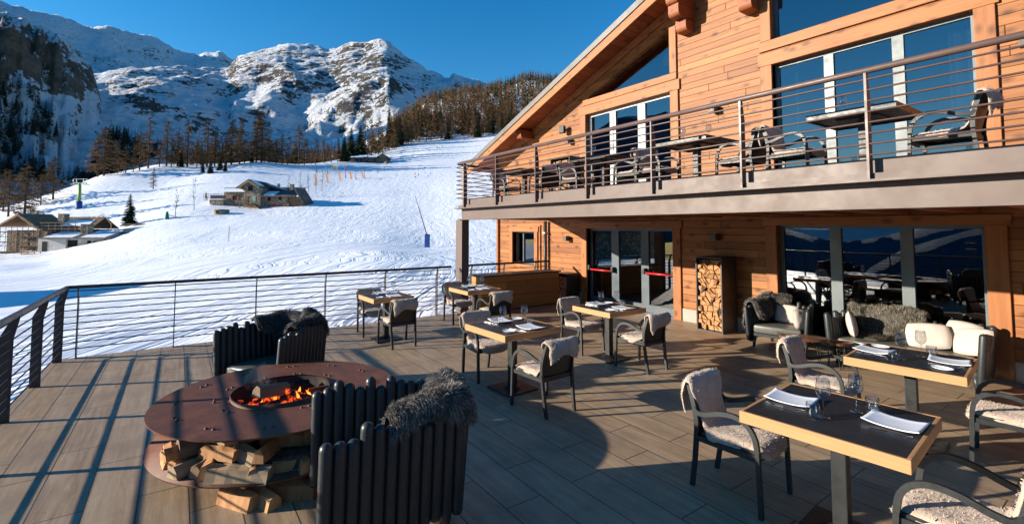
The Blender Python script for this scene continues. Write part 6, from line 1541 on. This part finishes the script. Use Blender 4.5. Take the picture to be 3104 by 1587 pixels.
b3 = MB(); b3.lathe([(.24, .0), (.24, .30)], 32); 
for k in range(3):
    a = 2 * PI * k / 3 + .5; b3.box(-.01, .01, .22, .50, .18, .489, Matrix.Rotation(a, 4, 'Z'))
b3.lathe([(.62, 0), (.62, .165)], 48, c=(.05, .06, 0)); b3.build('stand', MAT['corten'], ft)
rr = random.Random(2)
for (rad, cnt) in ((.50, 10), (.78, 12)):
    for k in range(cnt):
        a = 2 * PI * k / cnt + rad; 
        for d in (-.03, .03): MB().lathe([(.0, .516), (.009, .513), (.014, .502)], 8, c=(rad * math.cos(a + d / rad), rad * math.sin(a + d / rad), 0)).build('rivet', MAT['corten'], ft)
def wedge_log(x, y, z, ang, ln, w, hgt, lab, mat='log_wood', tilt=0.0, roll=0.0, group='logs stored under the fire table', seed=0):
    r = random.Random(seed * 13 + 5); prof = [(-w / 2, 0), (w / 2, 0), (w * .42, hgt * .55), (w * .12, hgt), (-w * .30, hgt * .8)]
    m = MB(); nn = 7
    for k in range(nn):
        xx = -ln / 2 + ln * k / (nn - 1)
        m.v += [(xx, a * (1 + r.uniform(-.05, .05)), b * (1 + r.uniform(-.06, .06)) - hgt * .35) for a, b in prof]
    p = len(prof)
    for k in range(nn - 1): m.f += [(k * p + i, k * p + (i + 1) % p, (k + 1) * p + (i + 1) % p, (k + 1) * p + i) for i in range(p)]
    m.f += [tuple(range(p - 1, -1, -1)), tuple((nn - 1) * p + i for i in range(p))]; m.sm += [False] * len(m.f)
    o = m.build('firewood_log', MAT[mat], None); o.location = (x, y, z + hgt * .35); o.rotation_euler = (roll, tilt, ang); return tag(o, lab, 'firewood log', group)
def plog(deg, rad, z, turn, ln, w, h, lab, mat='log_wood', tilt=0, roll=0, seed=0):
    a = R_(deg); wedge_log(fcx + .04 + rad * math.cos(a), fcy + .05 + rad * math.sin(a), z, a + R_(turn), ln, w, h, lab, mat, tilt, roll, seed=seed)
plog(-158, .72, .18, 10, .36, .16, .13, 'pale split log with a bright cut end at the left under the fire table top', seed=1)
plog(-168, .80, .18, 80, .16, .05, .05, 'small pale offcut at the far left of the stored logs', seed=2)
plog(-150, .70, .29, -20, .34, .15, .12, 'upper brown log at the left of the stored logs', 'log_grey', seed=3)
plog(-137, .78, .18, 35, .30, .15, .12, 'short rounded log on the base disc, left of the long pale one', seed=4)
plog(-118, .88, .18, 84, .42, .15, .10, 'long pale split log lying flat at the front of the base disc', 'log_grey', tilt=.03, seed=5)
plog(-124, .74, .30, 62, .46, .12, .09, 'grey log slanting above the long pale one', 'log_grey', tilt=.22, seed=6)
plog(-128, .62, .27, 10, .32, .16, .14, 'log with a round orange cut end under the table top', seed=7)
plog(-100, .80, .19, 78, .44, .13, .11, 'bark covered dark log at the front of the base disc', 'log_bark', tilt=-.08, seed=8)
plog(-96, .66, .30, 70, .40, .15, .12, 'orange split log stacked high at the front right', seed=9)
plog(-82, .72, .34, 75, .40, .10, .08, 'thin log slanting at the right, under the table top', tilt=.28, seed=10)
plog(-76, .84, .18, 60, .40, .14, .12, 'low orange log at the right of the base disc', seed=11)
plog(-176, .60, .18, 0, .36, .15, .13, 'dark log at the back left of the stored logs', 'log_bark', seed=12)
plog(-70, .62, .30, 20, .36, .15, .12, 'upper dark log at the right of the stored logs', 'log_bark', seed=13)
plog(-119, .86, .0, 62, .30, .12, .11, 'split log on the deck under the rim, leftmost of the lower ones', seed=14)
plog(-109, .86, .0, 40, .32, .11, .10, 'split log with a pale end on the deck under the rim', seed=15)
plog(-97, .86, .0, 66, .36, .13, .12, 'bigger split log on the deck under the front rim', seed=16)
plog(-82, .86, .0, 60, .36, .12, .12, 'rightmost split log on the deck under the rim', seed=17)
r9 = random.Random(77)
for k in range(26):
    dg_ = -185 + k * 7.4 + r9.uniform(-4, 4); lay = k % 2
    plog(dg_, (.48 if lay else .60) + r9.uniform(-.06, .10), .19 if not lay else .30 + r9.uniform(-.02, .04), r9.choice((0, 15, -20, 70, 90)) + r9.uniform(-15, 15), r9.uniform(.26, .36), r9.uniform(.09, .13), r9.uniform(.08, .11), 'split log packed deep between the two rusty discs', r9.choice(('log_wood', 'log_grey', 'log_bark', 'log_wood')), r9.uniform(-.15, .15), 0, seed=100 + k)
for k in range(13):
    plog(-165 + k * 8.2 + r9.uniform(-3, 3), .80 + r9.uniform(-.05, .05), .19 + (.095 if k % 3 == 1 else 0), r9.uniform(-28, 28) if k % 4 else 80, r9.uniform(.24, .32), r9.uniform(.08, .12), r9.uniform(.07, .10), 'split log sticking out between the two rusty discs', r9.choice(('log_wood', 'log_wood', 'log_grey')), r9.uniform(-.12, .12), 0, seed=200 + k)
# the fire
def blog(a, rad, z, turn, ln, w, h, lab, mat, tilt, seed): wedge_log(fcx + rad * math.cos(a), fcy + rad * math.sin(a), z + .09, turn, ln, w, h, lab, mat, tilt, 0, 'burning logs in the fire bowl', seed)
blog(3.3, .08, .40, .5, .30, .11, .10, 'pale half burnt log on top of the fire', 'log_grey', .18, 31)
blog(1.2, .16, .33, .1, .40, .11, .10, 'charred log at the back of the fire', 'charcoal', .0, 32)
blog(5.6, .16, .32, 2.2, .34, .10, .10, 'glowing charred log at the right of the fire', 'embers', -.12, 33)
blog(4.0, .17, .31, 2.7, .34, .10, .09, 'glowing log at the front of the fire', 'embers', .10, 34)
blog(2.4, .14, .34, 1.5, .32, .09, .09, 'glowing log at the left of the fire', 'embers', .15, 35)
em = MB(); rr = random.Random(7)
for k in range(150):
    a = rr.uniform(0, 6.28); q = .34 * math.sqrt(rr.random()); s = rr.uniform(.015, .045)
    em.bbox((fcx + q * math.cos(a), fcy + q * math.sin(a), .375 + .06 * rr.random()), (s * 1.6, s, s), rr.uniform(0, 3), s * .25)
em.lathe([(0, .375), (.30, .37), (.375, .35)], 40, c=(fcx, fcy, 0))
tag(em.build('embers', MAT['embers'], None, (fcx, fcy, .23)), 'glowing embers and charcoal at the bottom of the fire bowl', 'embers', kind='stuff')
for k in range(7):
    a = [4.2, 4.6, 5.4, 5.9, 0.3, 3.6, 1.9, 5.1, 3.9, 5.7, 4.9, 2.8][k]; q = [.18, .10, .16, .20, .14, .2, .12, .22, .25, .27, .24, .2][k]; h = [.10, .08, .12, .10, .10, .09, .11, .10, .07, .08, .07, .08][k]
    m = MB(); pts = smooth_path([(0, 0, 0), (.012 * math.sin(k), .01, h * .3), (-.015 * math.cos(k), 0, h * .65), (.02 * math.sin(2 * k), .01, h)], 9)
    m.tube(pts, [.012, .022, .024, .021, .017, .012, .008, .004, .001], 7); o = m.build('flame', MAT['flame'], None); o.scale = (1.5, .8, 1)
    o.location = (fcx + q * math.cos(a), fcy + q * math.sin(a), .40); o.rotation_euler = (0, 0, a); tag(o, 'small orange flame between the logs of the fire', 'flame', 'flames of the fire')
t = NT('smoke'); t.n.remove(t.b); v = t.coord('Object'); pv = t.node('ShaderNodeVolumePrincipled')
pv.inputs['Color'].default_value = (0.85, 0.9, 1, 1)
mp = t.node('ShaderNodeMapping'); t.link(v, mp.inputs[0]); mp.inputs['Scale'].default_value = (1, 1, 0.5)
nn_ = t.ramp(t.noise(mp.outputs[0], 13, 4, 0.65, 1.5), [(0.50, 0.0), (0.72, 1.0)])
t.link(t.math('MULTIPLY', nn_, 1.3), pv.inputs['Density']); t.link(pv.outputs[0], t.out.inputs['Volume'])
sm_ = MB().lathe([(.03, 0), (.10, .06), (.13, .16), (.12, .26), (.04, .34)], 14, close=True).build('smoke', t.m, None); sm_.location = (fcx - .16, fcy + .06, .42)
tag(sm_, 'thin pale smoke rising at the left of the fire bowl', 'smoke', kind='stuff')
